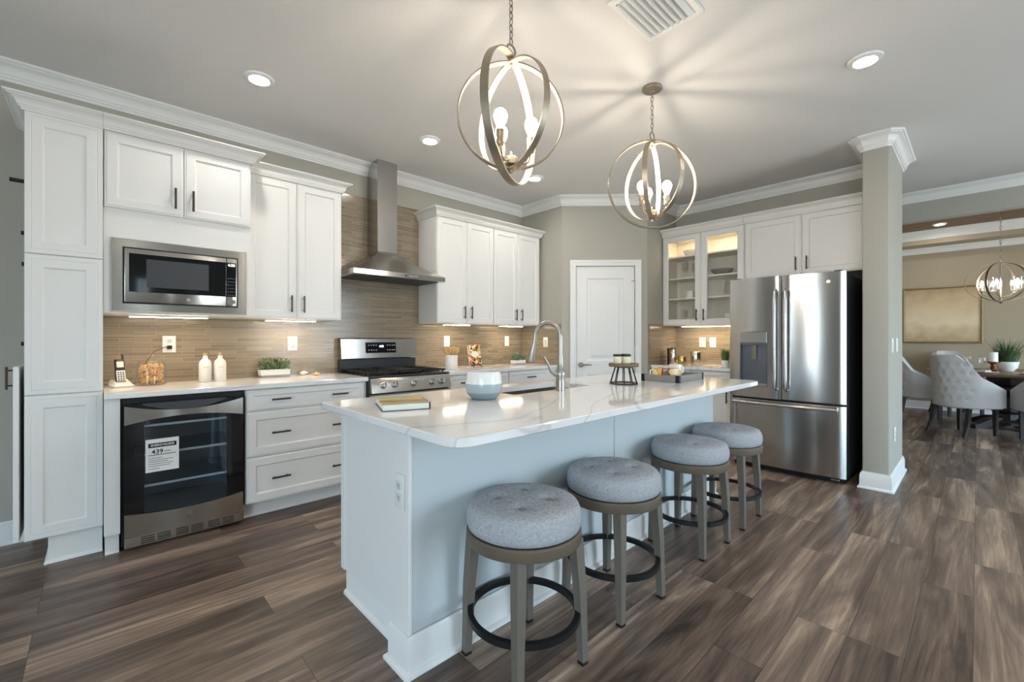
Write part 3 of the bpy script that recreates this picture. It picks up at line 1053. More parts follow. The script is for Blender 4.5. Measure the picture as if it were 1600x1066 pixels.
MB().lathe([(0.0, -0.0135), (0.030, -0.0135), (0.030, -0.0122), (0, -0.0122)], 24).build('diffuser', bpy.data.materials['puck_lamp'], lamp)

RC = thing('refrigerator_cabinet', 'white two-door cabinet above the refrigerator', 'cabinet', (4.97, 1.683, 1.835), ROTF)
RW, RH = 1.683 - KY1 - 0.002, 2.43 - 1.835
MB().box(0, RW, 0, GD, 0, RH).build('body', 'cab', RC, smooth=0)
cab_door(RC, .004, RW / 2 - .002, .004, RH - .005, RW / 2 - .045, .115)
cab_door(RC, RW / 2 + .002, RW - .004, .004, RH - .005, RW / 2 + .045, .115)
cpz = crown(0.085, 0.07)
MB().sweep([(0, -.021), (RW, -.021)], [(o, RH - .005 + z) for o, z in cpz], sign=1).build('crown_moulding', 'cab', RC, smooth=18)
MB().sweep([(0.0, -.021), (GW - .001, -.021)], [(o, GH - .005 + z) for o, z in cpz], sign=1).build('crown_moulding', 'cab', GC, smooth=18)

# things behind the glass doors
def gcl(lx, ly, z):   # local cabinet coordinates -> world
    return (4.97 + ly, 2.605 - lx, 1.372 + z)
def goblet(lx, ly, z, label, s=1.0):
    o = MB().lathe([(0.0, 0), (.032 * s, 0), (.032 * s, .003), (.005, .008), (.0045, .07 * s), (.02 * s, .085 * s), (.036 * s, .11 * s), (.038 * s, .15 * s), (.032 * s, .19 * s), (.0305 * s, .19 * s), (.036 * s, .15 * s), (.034 * s, .112 * s), (.0, .092 * s)], 20).build('wine_glass', 'glass')
    o.location = gcl(lx, ly, z)
    tag(o, label, 'wine glass', 'glassware behind the glass doors')
def stack(lx, ly, z, name, label, cat, prof, mat):
    o = MB().lathe(prof, 28).build(name, mat)
    o.location = gcl(lx, ly, z)
    tag(o, label, cat)
bowl = [(0, 0), (.045, 0), (.05, .006), (.085, .04), (.098, .075), (.094, .075), (.08, .042), (.045, .012), (0, .01)]
stack(.27, .17, SHZ[2] + .018, 'bowl', 'pale serving bowl on the lit top shelf, beside the pantry wall', 'bowl', bowl, 'matceramic')
stack(.62, .17, SHZ[1] + .018, 'bowl', 'wide grey bowl on the shelf below the lit one', 'bowl', [(r * 1.2, z * .9) for r, z in bowl], 'greywood')
goblet(.20, .15, SHZ[1] + .018, 'tall stemmed glass on the second shelf, beside the pantry wall', 1.05)
goblet(.30, .19, SHZ[1] + .018, 'second stemmed glass on the second shelf, nearer the cabinet middle', .95)
o = MB().box(-.05, .05, -.04, .04, 0, .09, .008, 2).build('white_box', 'white'); o.location = gcl(.27, .16, SHZ[0] + .018); tag(o, 'small white box on the middle shelf of the glass-door cabinet', 'box')
stack(.70, .16, SHZ[0] + .018, 'pitcher', 'slender glass pitcher on the middle shelf', 'pitcher', [(0, 0), (.05, 0), (.055, .05), (.04, .14), (.035, .18), (.045, .2), (.042, .2), (.032, .18), (.037, .14), (.05, .05), (0, .006)], 'glass')
goblet(.20, .15, .018, 'stemmed glass on the lowest shelf, beside the pantry wall', .9)
goblet(.32, .18, .018, 'stemmed glass on the lowest shelf, near the cabinet middle', .9)
o = MB().box(-.06, .06, -.05, .05, 0, .11, .01, 2).build('white_canister', 'white'); o.location = gcl(.72, .16, .018); tag(o, 'square white canister on the lowest shelf near the refrigerator', 'canister')

# ---- base units on the range wall
BY = 3.355
def counter(name, label, x0, x1, y0, y1, bev=.003):
    o = MB().prism([(x0, y0), (x1, y0), (x1, y1), (x0, y1)], 0.882, 0.914, bev).build(name, 'quartz', smooth=0)
    return tag(o, label, 'countertop')
counter('countertop', 'white quartz countertop holding the phone, jar and bottles', 0.020, 1.558, 3.317, WY - bt - .001)
counter('countertop', 'white quartz countertop behind the island holding the utensil crock', 2.332, PX - bt - .001, 3.317, WY - bt - .001)
counter('countertop', 'white quartz countertop under the glass-door cabinet', 4.66, FX - bt - .001, 1.695, DY - bt - .001)
o = thing('filler_panel', 'narrow white filler panel beside the beverage cooler', 'cabinet panel', (0.0205, BY, 0))
MB().box(0, .068, -.002, .55, .11, .881).build('panel', 'cab', o, smooth=0)
MB().box(0.004, .064, .03, .5, 0, .11).build('toe_kick', 'cab', o, smooth=0)
MB().sweep([(0.004, .03), (.064, .03)], [(0, 0), (.016, 0), (.014, .008), (.005, .016), (0, .018)], sign=1).build('shoe_moulding', 'trim', o)

# beverage cooler
BC = thing('beverage_cooler', 'under-counter beverage cooler with glass door and stainless trim', 'beverage cooler', (0.093, BY, 0))
W_ = 0.612
m = MB().box(0, .03, 0.02, .58, .02, .872).box(W_ - .03, W_, .02, .58, .02, .872).box(.03, W_ - .03, .02, .58, .02, .16).box(.03, W_ - .03, .02, .58, .842, .872).box(.03, W_ - .03, .55, .58, .16, .842)
m.build('body', 'black', BC, smooth=0)
MB().box(.03, W_ - .03, .5, .549, .16, .842).box(.03, .036, .03, .5, .16, .842).box(W_ - .036, W_ - .03, .03, .5, .16, .842).box(.036, W_ - .036, .03, .5, .16, .166).build('liner', pmat('cooler_liner', lin(128, 138, 146), .4, .1, noise=.03), BC, smooth=0)
# curved stainless rails
def curved_rail(zt, zb, bow_t, bow_b, name, parent, th=.03, yf=-.03, outb=.014):
    n = 20
    rings = []
    for i in range(n + 1):
        u = i / n
        k = 4 * u * (1 - u)
        x = .012 + (W_ - .024) * u
        zt_ = zt - bow_t * k
        zb_ = zb + bow_b * k
        y = yf - outb * k
        rings.append([(x, y + th, zb_), (x, y, zb_), (x, y, zt_), (x, y + th, zt_)])
    return MB().loops(rings, cap0=True, cap1=True).build(name, 'steelh', parent)
dfr = MB()
dfr.box(.008, .10, -.024, .0, .16, .84).box(W_ - .10, W_ - .008, -.024, 0, .16, .84).box(.10, W_ - .10, -.024, 0, .16, .19).box(.10, W_ - .10, -.024, 0, .80, .84)
cd = dfr.build('door', 'blackglass', BC, smooth=0)
MB().box(.10, W_ - .10, -.02, -.014, .19, .80).build('glass_pane', 'coolglass', cd, smooth=0)
curved_rail(.835, .725, .040, .035, 'top_rail', cd)
curved_rail(.215, .085, .020, .0, 'bottom_rail', cd)
n = 16
rings = []
for i in range(n + 1):
    u = i / n
    k = 4 * u * (1 - u)
    x = .09 + (W_ - .2) * u
    rings.append([(x, -.045 - .012 * k, .838 - .042 * k), (x, -.02, .838 - .042 * k), (x, -.02, .845), (x, -.045 - .006 * k, .845)])
MB().loops(rings, cap0=True, cap1=True).build('handle_pocket', 'darkgrey', cd)
gr = MB().box(.012, W_ - .012, -.03, -.005, .022, .083, .002).build('grille', 'steelh', BC, smooth=0)
m = MB()
for g in range(6):
    gx = .085 + g * .075 + (.012 if g >= 2 else 0) + (.012 if g >= 4 else 0)
    for s_ in range(4):
        m.box(gx, gx + .062, -.0308, -.028, .032 + s_ * .0115, .037 + s_ * .0115)
m.build('slots', 'black', gr, smooth=0)
MB().cyl((.05, -.029, .045), (.05, -.032, .045), .008, n=14).build('screw', 'nickel', gr)
MB().cyl((W_ - .045, -.029, .045), (W_ - .045, -.032, .045), .008, n=14).build('screw', 'nickel', gr)
MB().cyl((.315, -.045, .145), (.315, -.049, .145), .017).build('badge', 'nickel', cd)
for zz in (.345, .53, .70):
    m = MB().box(.04, W_ - .04, .02, .035, zz, zz + .012)
    m.box(.04, W_ - .04, .035, .49, zz + .004, zz + .007)
    m.build('shelf', clear_glass('shelf_glass', (.8, .86, .88, 1)), BC, smooth=0)
    MB().box(.035, W_ - .035, .012, .02, zz - .001, zz + .013, .002).build('shelf_trim', 'outletface', BC)
MB().box(.05, .10, -.0262, -.024, .545, .60, .004).build('lock', 'black', cd)
st = MB().box(.105, .262, -.0215, -.0202, .435, .628).build('energy_sticker', 'white', cd, smooth=0)
MB().box(.118, .250, -.0222, -.0214, .578, .604).build('sticker_banner', 'black', st, smooth=0)
text_mesh('banner_text', 'ENERGYGUIDE', .0165, 'white', st, (.184, -.0226, .591), (PI / 2, 0, 0), .0004)
text_mesh('kilowatt_number', '439', .036, 'black', st, (.160, -.0220, .552), (PI / 2, 0, 0), .0006)
text_mesh('kilowatt_unit', 'kWh', .016, 'black', st, (.208, -.0220, .550), (PI / 2, 0, 0))
m = MB()
for k, (zz, l_) in enumerate(((.532, 1), (.515, .5), (.503, .9), (.492, .7), (.48, .9), (.468, .8), (.452, .4))):
    m.box(.118, .118 + .13 * l_, -.0220, -.0214, zz, zz + (.004 if k == 0 else .0025))
m.build('small_print', 'darkgrey', st, smooth=0)
for fx_ in (.03, W_ - .06):
    MB().box(fx_, fx_ + .03, .05, .08, 0, .022).build('foot', 'black', BC, smooth=0)

# drawer base beside the cooler
DB = thing('drawer_cabinet', 'white base cabinet with three wide drawers next to the beverage cooler', 'cabinet', (0.712, BY, 0))
W_ = 0.843
MB().box(0, W_, 0, .59, .11, .881).build('body', 'cab', DB, smooth=0)
MB().box(0, W_, .07, .5, 0, .11).build('toe_kick', 'cab', DB, smooth=0)
MB().box(0, W_, .056, .07, 0, .018, .004).build('shoe_moulding', 'trim', DB)
for z0, z1 in ((.735, .874), (.426, .727), (.114, .418)):
    drawer(DB, .004, W_ - .022, z0, z1, (.21, .62), hl=.12)

def base_unit(label, x0, x1, fronts, loc=None, rot=0, dep=.59):
    c = thing('base_cabinet', label, 'cabinet', loc or (x0, BY, 0), rot)
    w = x1 - x0
    MB().box(0, w, 0, dep, .11, .881).build('body', 'cab', c, smooth=0)
    MB().box(0, w, .07, .5, 0, .11).build('toe_kick', 'cab', c, smooth=0)
    a = 0.004
    for fw in fronts:
        drawer(c, a, a + fw - .004, .735, .874, (a + fw / 2,))
        cab_door(c, a, a + fw - .004, .114, .727, a + fw - .05, .62)
        a += fw
    return c
base_unit('white base cabinet beside the range, under the utensil crock', 2.335, 3.10, (.38, .38))
base_unit('white base cabinet in the corner by the pantry wall', 3.102, 3.89, (.62,))
base_unit('white base cabinet under the canisters by the refrigerator', 0, .89, (.443, .443), (4.70, DY - bt - .004, 0), ROTF)

# ================================================================ range and hood
RX0, RWD = 1.563, 0.764
RG = thing('gas_range', 'stainless gas range with black grates and five knobs', 'range', (RX0, 3.29, 0))
MB().box(0, RWD, .03, .655, .09, .905).build('body', 'darkgrey', RG, smooth=0)
MB().box(.03, RWD - .03, .06, .62, 0, .09).build('plinth', 'black', RG, smooth=0)
MB().box(.004, RWD - .004, -.015, .03, .10, .255, .006).build('drawer', 'steelh', RG)
od = MB().box(.004, RWD - .004, -.015, .03, .262, .775, .006).build('oven_door', 'steelh', RG)
MB().box(.11, RWD - .11, -.017, -.010, .36, .66, .002).build('window', 'blackglass', od, smooth=0)
m = MB().tube([(.05, -.065, .735), (RWD - .05, -.065, .735)], .013, 14)
for xx in (.07, RWD - .07):
    m.cyl((xx, -.015, .735), (xx, -.062, .735), .009, n=12)
m.build('door_handle', 'steelh', od)
cpn = MB()
cpn.loops([[(.004, .03, .785), (RWD - .004, .03, .785), (RWD - .004, .03, .90), (.004, .03, .90)], [(.004, -.022, .785), (RWD - .004, -.022, .785), (RWD - .004, .012, .90), (.004, .012, .90)]], cap0=True, cap1=True)
cpo = cpn.build('control_panel', 'steelh', RG, smooth=0)
nrm = Vector((0, -.115, .034)).normalized()
for kx_ in (.115, .215, .39, .575, .672):
    z_ = .842
    y_ = -.022 + (z_ - .785) * (.034 / .115)
    p0 = Vector((kx_, y_, z_))
    m = MB()
    m.cyl(p0, p0 - nrm * -.006, .031, n=24).cyl(p0, p0 + nrm * .032, .026, .023, n=24)
    q0 = p0 + nrm * .033
    m.box(kx_ - .004, kx_ + .004, q0.y - .006, q0.y + .004, q0.z - .022, q0.z + .022, .002)
    m.build('knob', 'steelv', cpo)
MB().box(0, RWD, .005, .60, .905, .918, .004).build('cooktop', 'black', RG, smooth=0)
for gx0, gx1 in ((.03, .265), (.272, .492), (.499, .734)):
    m = MB()
    gy0, gy1, gz = .045, .57, .945
    for a, b in (((gx0, gy0), (gx1, gy0)), ((gx0, gy1), (gx1, gy1)), ((gx0, gy0), (gx0, gy1)), ((gx1, gy0), (gx1, gy1)), ((gx0, (gy0 + gy1) / 2), (gx1, (gy0 + gy1) / 2))):
        m.box(min(a[0], b[0]) - .006, max(a[0], b[0]) + .006, min(a[1], b[1]) - .006, max(a[1], b[1]) + .006, gz - .012, gz + .003, .002)
    cxm = (gx0 + gx1) / 2
    m.box(cxm - .005, cxm + .005, gy0, gy1, gz - .008, gz + .006, .002)
    for gy in (gy0 + .13, gy1 - .13):
        m.box(gx0, gx1, gy - .005, gy + .005, gz - .008, gz + .006, .002)
    for gx in (gx0, gx1):
        for k in range(7):
            yy = gy0 + .03 + k * .078
            m.box(gx - .005, gx + .005, yy - .006, yy + .006, .918, gz, 0)
    m.build('grate', 'blackmetal', RG, smooth=0)
MB().box(.28, .485, .09, .53, .946, .956, .004).build('griddle', 'blackmetal', RG)
for bx, by in ((.148, .17), (.148, .44), (.617, .17), (.617, .44), (.382, .30)):
    MB().lathe([(.05, .918), (.05, .926), (.038, .930), (.034, .938), (0, .939)], 20, bx, by).build('burner', 'blackmetal', RG)
bg = MB().box(0, RWD, .60, .655, .905, 1.035, .003).build('back_riser', 'black', RG)
n = 14
m = MB()
prof = [(.575, 1.032), (.568, 1.04), (.588, 1.215), (.60, 1.225), (.655, 1.225), (.655, 1.032)]
m.loops([[(x, y, z) for y, z in prof] for x in (0.0, .012, RWD - .012, RWD)], cap0=True, cap1=True)
bgd = m.build('backguard', 'steelh', RG, smooth=0)
m = MB().at(0, 0, 0)
m.loops([[(.225, .5755, 1.085), (.535, .5755, 1.085), (.535, .5865, 1.185), (.225, .5865, 1.185)], [(.227, .5705, 1.087), (.533, .5705, 1.087), (.533, .5815, 1.183), (.227, .5815, 1.183)]], cap0=True, cap1=True)
dsp = m.build('display_panel', 'blackglass', bgd, smooth=0)
m = MB()
for xx in (.25, .275, .30, .325, .44, .465, .49, .51):
    for zz in (1.11, 1.155):
        yy = .5705 + (zz - 1.087) * (.011 / .096) - .001
        m.box(xx, xx + .012, yy, yy + .002, zz, zz + .005)
m.build('touch_marks', 'white', dsp, smooth=0)
text_mesh('clock_digits', '4:20', .026, 'clock', dsp, (.382, .5765, 1.147), (PI / 2 - .115, 0, 0), .0004)

HD = thing('range_hood', 'stainless chimney range hood over the gas range', 'range hood', (1.945, WY, 1.755))
hw_, hd_ = .445, .505
m = MB()
m.loops([[(-hw_, -hd_, 0), (hw_, -hd_, 0), (hw_, -bt, 0), (-hw_, -bt, 0)],
         [(-hw_, -hd_, .042), (hw_, -hd_, .042), (hw_, -bt, .042), (-hw_, -bt, .042)],
         [(-.33, -.415, .098), (.33, -.415, .098), (.33, -bt, .098), (-.33, -bt, .098)],
         [(-.215, -.32, .162), (.215, -.32, .162), (.215, -bt, .162), (-.215, -bt, .162)],
         [(-.105, -.23, .245), (.105, -.23, .245), (.105, -bt, .245), (-.105, -bt, .245)],
         [(-.098, -.222, .26), (.098, -.222, .26), (.098, -bt, .26), (-.098, -bt, .26)]], cap0=True, cap1=True)
hc = m.build('canopy', 'steelh', HD, smooth=20)
MB().box(-.098, .098, -.222, -bt, .26, CEIL - 1.755 - .002, .002).build('chimney', 'steelv', HD, smooth=0)
for fx0 in (-.40, -.13, .14):
    MB().box(fx0, fx0 + .26, -.45, -.09, -.004, 0.0, .001).build('filter', 'darkgrey', hc, smooth=0)
m = MB()
for i in range(5):
    m.cyl((.06 + i * .022, -hd_, .021), (.06 + i * .022, -hd_ - .003, .021), .006, n=12)
m.build('buttons', 'nickel', hc)
MB().cyl((.03, -hd_, .021), (.03, -hd_ - .002, .021), .010, n=16).build('badge', 'black', hc)

# ================================================================ refrigerator
FG = thing('refrigerator', 'stainless french-door refrigerator with water dispenser and freezer drawer', 'refrigerator', (4.45, 1.655, 0), ROTF)
FW, FH = .915, 1.785
MB().box(0.004, FW - .004, .085, .80, .05, FH - .012, .004).build('body', 'darkgrey', FG, smooth=0)
MB().box(.02, FW - .02, .10, .75, .0, .05).build('base_grille', 'black', FG, smooth=0)
def bowed(x0, x1, z0, z1, xa, xb, bow=.022, th=.07, n=14, hole=None):
    """door skin whose front bulges between xa and xb"""
    rings = []
    for i in range(n + 1):
        x = x0 + (x1 - x0) * i / n
        u = (x - xa) / (xb - xa)
        y = bow * (1 - 4 * u * (1 - u))
        e = .006 if i in (0, n) else 0
        rings.append([(x, th, z0 + .003), (x, y + e, z0 + .003), (x, y + e - .0, z1 - .003), (x, th, z1 - .003)])
    return MB().loops(rings, cap0=True, cap1=True)
mid = .451
# dispenser opening is cut in the left door: build the skin in pieces
dx0, dx1, dz0, dz1 = .095, .335, .775, 1.285
zc = .672
def left_door():
    m = MB()
    def yv(x):
        u = x / mid * .5
        return .022 * (1 - 4 * u * (1 - u))
    xs = [0, .004] + [dx0 * k / 4 for k in range(1, 4)] + [dx0] + [dx0 + (dx1 - dx0) * k / 6 for k in range(1, 6)] + [dx1] + [dx1 + (mid - .003 - dx1) * k / 4 for k in range(1, 5)]
    zs = [zc, dz0, dz1, FH]
    V = {}
    for i, x in enumerate(xs):
        for j, z in enumerate(zs):
            V[i, j] = m.v((x, yv(x) + (.006 if i in (0, len(xs) - 1) else 0), z))
    for i in range(len(xs) - 1):
        for j in range(3):
            if j == 1 and dx0 - 1e-6 <= xs[i] and xs[i + 1] <= dx1 + 1e-6:
                continue
            m.f([V[i, j], V[i + 1, j], V[i + 1, j + 1], V[i, j + 1]])
    # rim back to the carcass
    ring = [(i, 0) for i in range(len(xs))] + [(len(xs) - 1, j) for j in (1, 2, 3)] + [(i, 3) for i in range(len(xs) - 2, -1, -1)] + [(0, 2), (0, 1)]
    B = [m.v((V[k].co.x, .075, V[k].co.z)) for k in ring]
    for a in range(len(ring)):
        b = (a + 1) % len(ring)
        m.f([V[ring[a]], V[ring[b]], B[b], B[a]])
    m.f(B)
    ia, ib = xs.index(dx0), xs.index(dx1)
    hr = [(i, 1) for i in range(ia, ib + 1)] + [(i, 2) for i in range(ib, ia - 1, -1)]
    H = [m.v((V[k].co.x, .05, V[k].co.z)) for k in hr]
    for a in range(len(hr)):
        b = (a + 1) % len(hr)
        m.f([V[hr[a]], V[hr[b]], H[b], H[a]])
    m.f(H)
    return m
ld = left_door().build('door', 'steelv', FG, smooth=30)
dp = MB().box(dx0 + .004, dx1 - .004, .0, .03, dz1 - .105, dz1 - .004, .002).build('dispenser_panel', 'steely', ld, smooth=0)
rc = MB()
rc.box(dx0 + .004, dx0 + .012, .004, .049, dz0 + .004, dz1 - .107).box(dx1 - .012, dx1 - .004, .004, .049, dz0 + .004, dz1 - .107).box(dx0 + .012, dx1 - .012, .044, .0495, dz0 + .004, dz1 - .107).box(dx0 + .012, dx1 - .012, .0, .044, dz1 - .122, dz1 - .108)
rco = rc.build('dispenser_recess', pmat('blue_lit_recess_tint', lin(104, 108, 116), .42, .7, noise=.04), ld, smooth=0)  # blue light and darkness of the recess put into its colour
MB().box(dx0 + .006, dx1 - .002, -.006, .049, dz0 + .002, dz0 + .03, .003).build('drip_tray', 'steely', rco, smooth=0)
MB().box(.195, .24, .008, .03, dz1 - .125, dz1 - .115).build('nozzle', 'black', rco, smooth=0)
m = MB()
m.loops([[(.198, .022, dz1 - .125), (.238, .022, dz1 - .125), (.238, .018, dz1 - .125), (.198, .018, dz1 - .125)], [(.198, .026, dz1 - .26), (.238, .026, dz1 - .26), (.238, .010, dz1 - .26), (.198, .010, dz1 - .26)]], cap0=True, cap1=True)
m.build('paddle', 'canister', rco, smooth=0)
def yb(x):
    u = x / FW
    return .022 * (1 - 4 * u * (1 - u))
rd = bowed(mid + .003, FW, zc, FH, 0, FW).build('door', 'steelv', FG, smooth=30)
fd = bowed(0, FW, .055, zc - .014, 0, FW, n=24).build('freezer_drawer', 'steelv', FG, smooth=30)
for xx, par in ((mid - .042, ld), (mid + .042, rd)):
    y0 = yb(xx)
    m = MB().tube([(xx, y0 - .005, 1.655), (xx, y0 - .05, 1.64), (xx, y0 - .056, 1.55), (xx, y0 - .060, 1.2), (xx, y0 - .056, .86), (xx, y0 - .05, .775), (xx, y0 - .005, .76)], [.014, .016, .016, .016, .016, .016, .014], 14)
    m.build('handle', 'steelv', par, smooth=50)
m = MB()
pts = []
for i in range(13):
    u = i / 12
    x = .05 + (FW - .10) * u
    pts.append((x, yb(x) - .058 - .006 * 4 * u * (1 - u), .628))
m.tube(pts, .015, 14)
for x in (.06, FW - .06):
    m.tube([(x, yb(x), .628), (x, yb(x) - .058, .628)], .012, 12)
m.build('handle', 'steely', fd, smooth=50)
MB().cyl((FW - .12, yb(FW - .12) + .001, 1.70), (FW - .12, yb(FW - .12) - .004, 1.70), .015).build('badge', 'nickel', rd)
for xx in (.03, FW - .09):
    MB().box(xx, xx + .06, .06, .16, FH - .011, FH + .012, .004).build('hinge_cover', 'darkgrey', FG)
MB().box(FW - .11, FW - .05, .035, .06, .028, .045, .004).build('foot', 'nickel', FG)
MB().box(0.01, FW - .01, .072, .086, .05, FH - .015).build('gasket', 'black', FG, smooth=0)

# ================================================================ island
IX0, IX1, IY0, IY1 = .790, 3.525, 1.087, 2.197
SKX0, SKX1, SKY0, SKY1 = 1.66, 2.36, 1.745, 2.055
def rounded(x0, x1, y0, y1, r, n=8, rb=None):
    rb = r if rb is None else rb
    out = []
    for cx, cy, a0, rr in ((x0 + r, y0 + r, PI, r), (x1 - r, y0 + r, 1.5 * PI, r), (x1 - rb, y1 - rb, 0, rb), (x0 + rb, y1 - rb, .5 * PI, rb)):
        for k in range(n + 1):
            a = a0 + k * PI / 2 / n
            out.append((cx + rr * math.cos(a), cy + rr * math.sin(a)))
    return out
def holed_slab(outer, inner, z0, z1, c=.004):
    m = MB()
    bm = m.bm
    def inset(poly, d):
        cx, cy = sum(p[0] for p in poly) / len(poly), sum(p[1] for p in poly) / len(poly)
        out = []
        nn = len(poly)
        for i in range(nn):
            a, b = Vector(poly[i - 1]), Vector(poly[(i + 1) % nn])
            t = (b - a).normalized()
            out.append((poly[i][0] - t.y * d, poly[i][1] + t.x * d))
        return out
    for z, sgn in ((z1, 1), (z0, -1)):
        pass
    oi = inset(outer, c)
    def loop(poly, z):
        return [bm.verts.new((x, y, z)) for x, y in poly]
    A = loop(oi, z0); B = loop(outer, z0 + c); C_ = loop(outer, z1 - c); D = loop(oi, z1)
    for P, Q in ((A, B), (B, C_), (C_, D)):
        for i in range(len(P)):
            j = (i + 1) % len(P)
            bm.faces.new([P[i], P[j], Q[j], Q[i]])
    E0 = loop(inner, z0); E1 = loop(inner, z1)
    for i in range(len(E0)):
        j = (i + 1) % len(E0)
        bm.faces.new([E0[i], E0[j], E1[j], E1[i]])
    for P, Q in ((A, E0), (D, E1)):
        ed = []
        for R in (P, Q):
            for i in range(len(R)):
                e = bm.edges.get((R[i], R[(i + 1) % len(R)])) or bm.edges.new((R[i], R[(i + 1) % len(R)]))
                ed.append(e)
        bmesh.ops.triangle_fill(bm, use_beauty=True, use_dissolve=False, edges=ed)
    return m
o = holed_slab(rounded(IX0, IX1, IY0, IY1, .075, 10, .012), rounded(SKX0, SKX1, SKY0, SKY1, .02, 4), .882, .914).build('island_countertop', 'quartz', smooth=30)
tag(o, 'large white veined quartz countertop of the kitchen island', 'countertop')

IS = thing('kitchen_island', 'pale blue-white kitchen island with tall baseboards under the stools counter', 'kitchen island', (.83, 1.42, 0))
X1 = 3.50 - .83
def il(x): return x - .83
def jl(y): return y - 1.42
MB().box(0.0, X1, 0, .115, 0.0, .8815).build('knee_wall', 'island', IS, smooth=0)
m = MB().box(il(.872), il(1.60), .115, jl(2.10), .115, .8815)
m.box(il(2.42), X1 - .02, .115, jl(2.10), .115, .8815).box(il(1.60), il(2.42), .115, jl(2.10), .115, .60).box(il(1.60), il(2.42), .115, jl(1.715), .60, .8815).box(il(1.60), il(2.42), jl(2.145) - .06, jl(2.10), .60, .8815)
m.build('body', 'cab', IS, smooth=0)
# end panel with edge stiles on the end that faces the room
m = MB().box(il(.862), il(.872), .124, jl(2.115), .115, .881)
m.box(il(.855), il(.872), jl(2.075), jl(2.118), .115, .881, .002)
m.build('end_panel', 'cab', IS, smooth=0)
MB().box(-.010, .004, -.004, .116, .14, .881, .002).build('post', 'cab', IS, smooth=0)
MB().box(il(2.14) - .004, il(2.14) + .004, -.004, .0, .14, .881).build('seam_strip', 'island', IS, smooth=0)
m = MB().sweep([(0.03, .115), (-.010, .115), (-.010, -.004), (X1, -.004), (X1, .115)], [(0, 0), (.028, 0), (.027, .012), (.018, .020), (.014, .021), (.014, .128), (.006, .142), (0, .143)], sign=1)
m.build('baseboard', 'cab', IS)
m = MB().sweep([(il(.872) + .01, jl(2.085)), (il(.872) + .01, .145)], [(0, 0), (.028, 0), (.027, .012), (.018, .020), (.014, .021), (.014, .115), (.006, .128), (0, .13)], sign=1)
m.build('baseboard', 'cab', IS)
MB().box(il(.89), X1 - .04, .116, jl(2.05), 0, .115).build('toe_kick', 'cab', IS, smooth=0)

SK = thing('sink', 'stainless undermount sink sunk in the island countertop', 'sink', (SKX0, SKY0, .66))
m = MB()
w, d = SKX1 - SKX0, SKY1 - SKY0
e = -.006
oo = [(e, e), (w - e, e), (w - e, d - e), (e, d - e)]
m.loops([[(x, y, .2212) for x, y in [(-.02, -.02), (w + .02, -.02), (w + .02, d + .02), (-.02, d + .02)]], [(x, y, .2212) for x, y in oo], [(x, y, .02) for x, y in oo]], cap1=True)
m.build('basin', 'steelh', SK, smooth=0)
MB().lathe([(0, .021), (.045, .021), (.045, .026), (.0, .024)], 24, w / 2, d / 2).build('drain', 'nickel', SK)

FC = thing('faucet', 'brushed nickel gooseneck faucet behind the island sink', 'faucet', (1.985, 1.690, .9142))
MB().lathe([(.027, 0), (.027, .055), (.026, .075), (.030, .09), (.030, .112), (.022, .125), (.017, .17), (.0155, .21), (0, .21)], 28).build('base', 'nickel', FC)
# spout arcs towards the sink (+y), slightly to -x
dirx, diry = -.25, .97
pts = [(0, 0, .20)]
R_ = .086
zc_ = .318
for k in range(0, 17):
    a = PI - k * PI / 16 * 1.02
    s_ = R_ + R_ * math.cos(a)
    pts.append((dirx * s_, diry * s_, zc_ + R_ * math.sin(a)))
e_ = Vector(pts[-1])
pts.append(tuple(e_ + Vector((dirx * .006, diry * .006, -.045))))
MB().tube(pts, .0135, 14).build('spout', 'nickel', FC, smooth=60)
q = Vector(pts[-1])
MB().tube([q + Vector((0, 0, .01)), q + Vector((dirx * .008, diry * .008, -.03)), q + Vector((dirx * .02, diry * .02, -.095)), q + Vector((dirx * .021, diry * .021, -.103))], [.0155, .018, .026, .023], 18).build('spray_head', 'nickel', FC, smooth=60)
lx, ly = -.75, .30
MB().tube([(0, 0, .10), (lx * .045, ly * .045, .10), (lx * .075, ly * .075, .115), (lx * .10, ly * .10, .16), (lx * .135, ly * .135, .205)], [.016, .015, .009, .007, .006], 14).build('lever', 'nickel', FC, smooth=60)

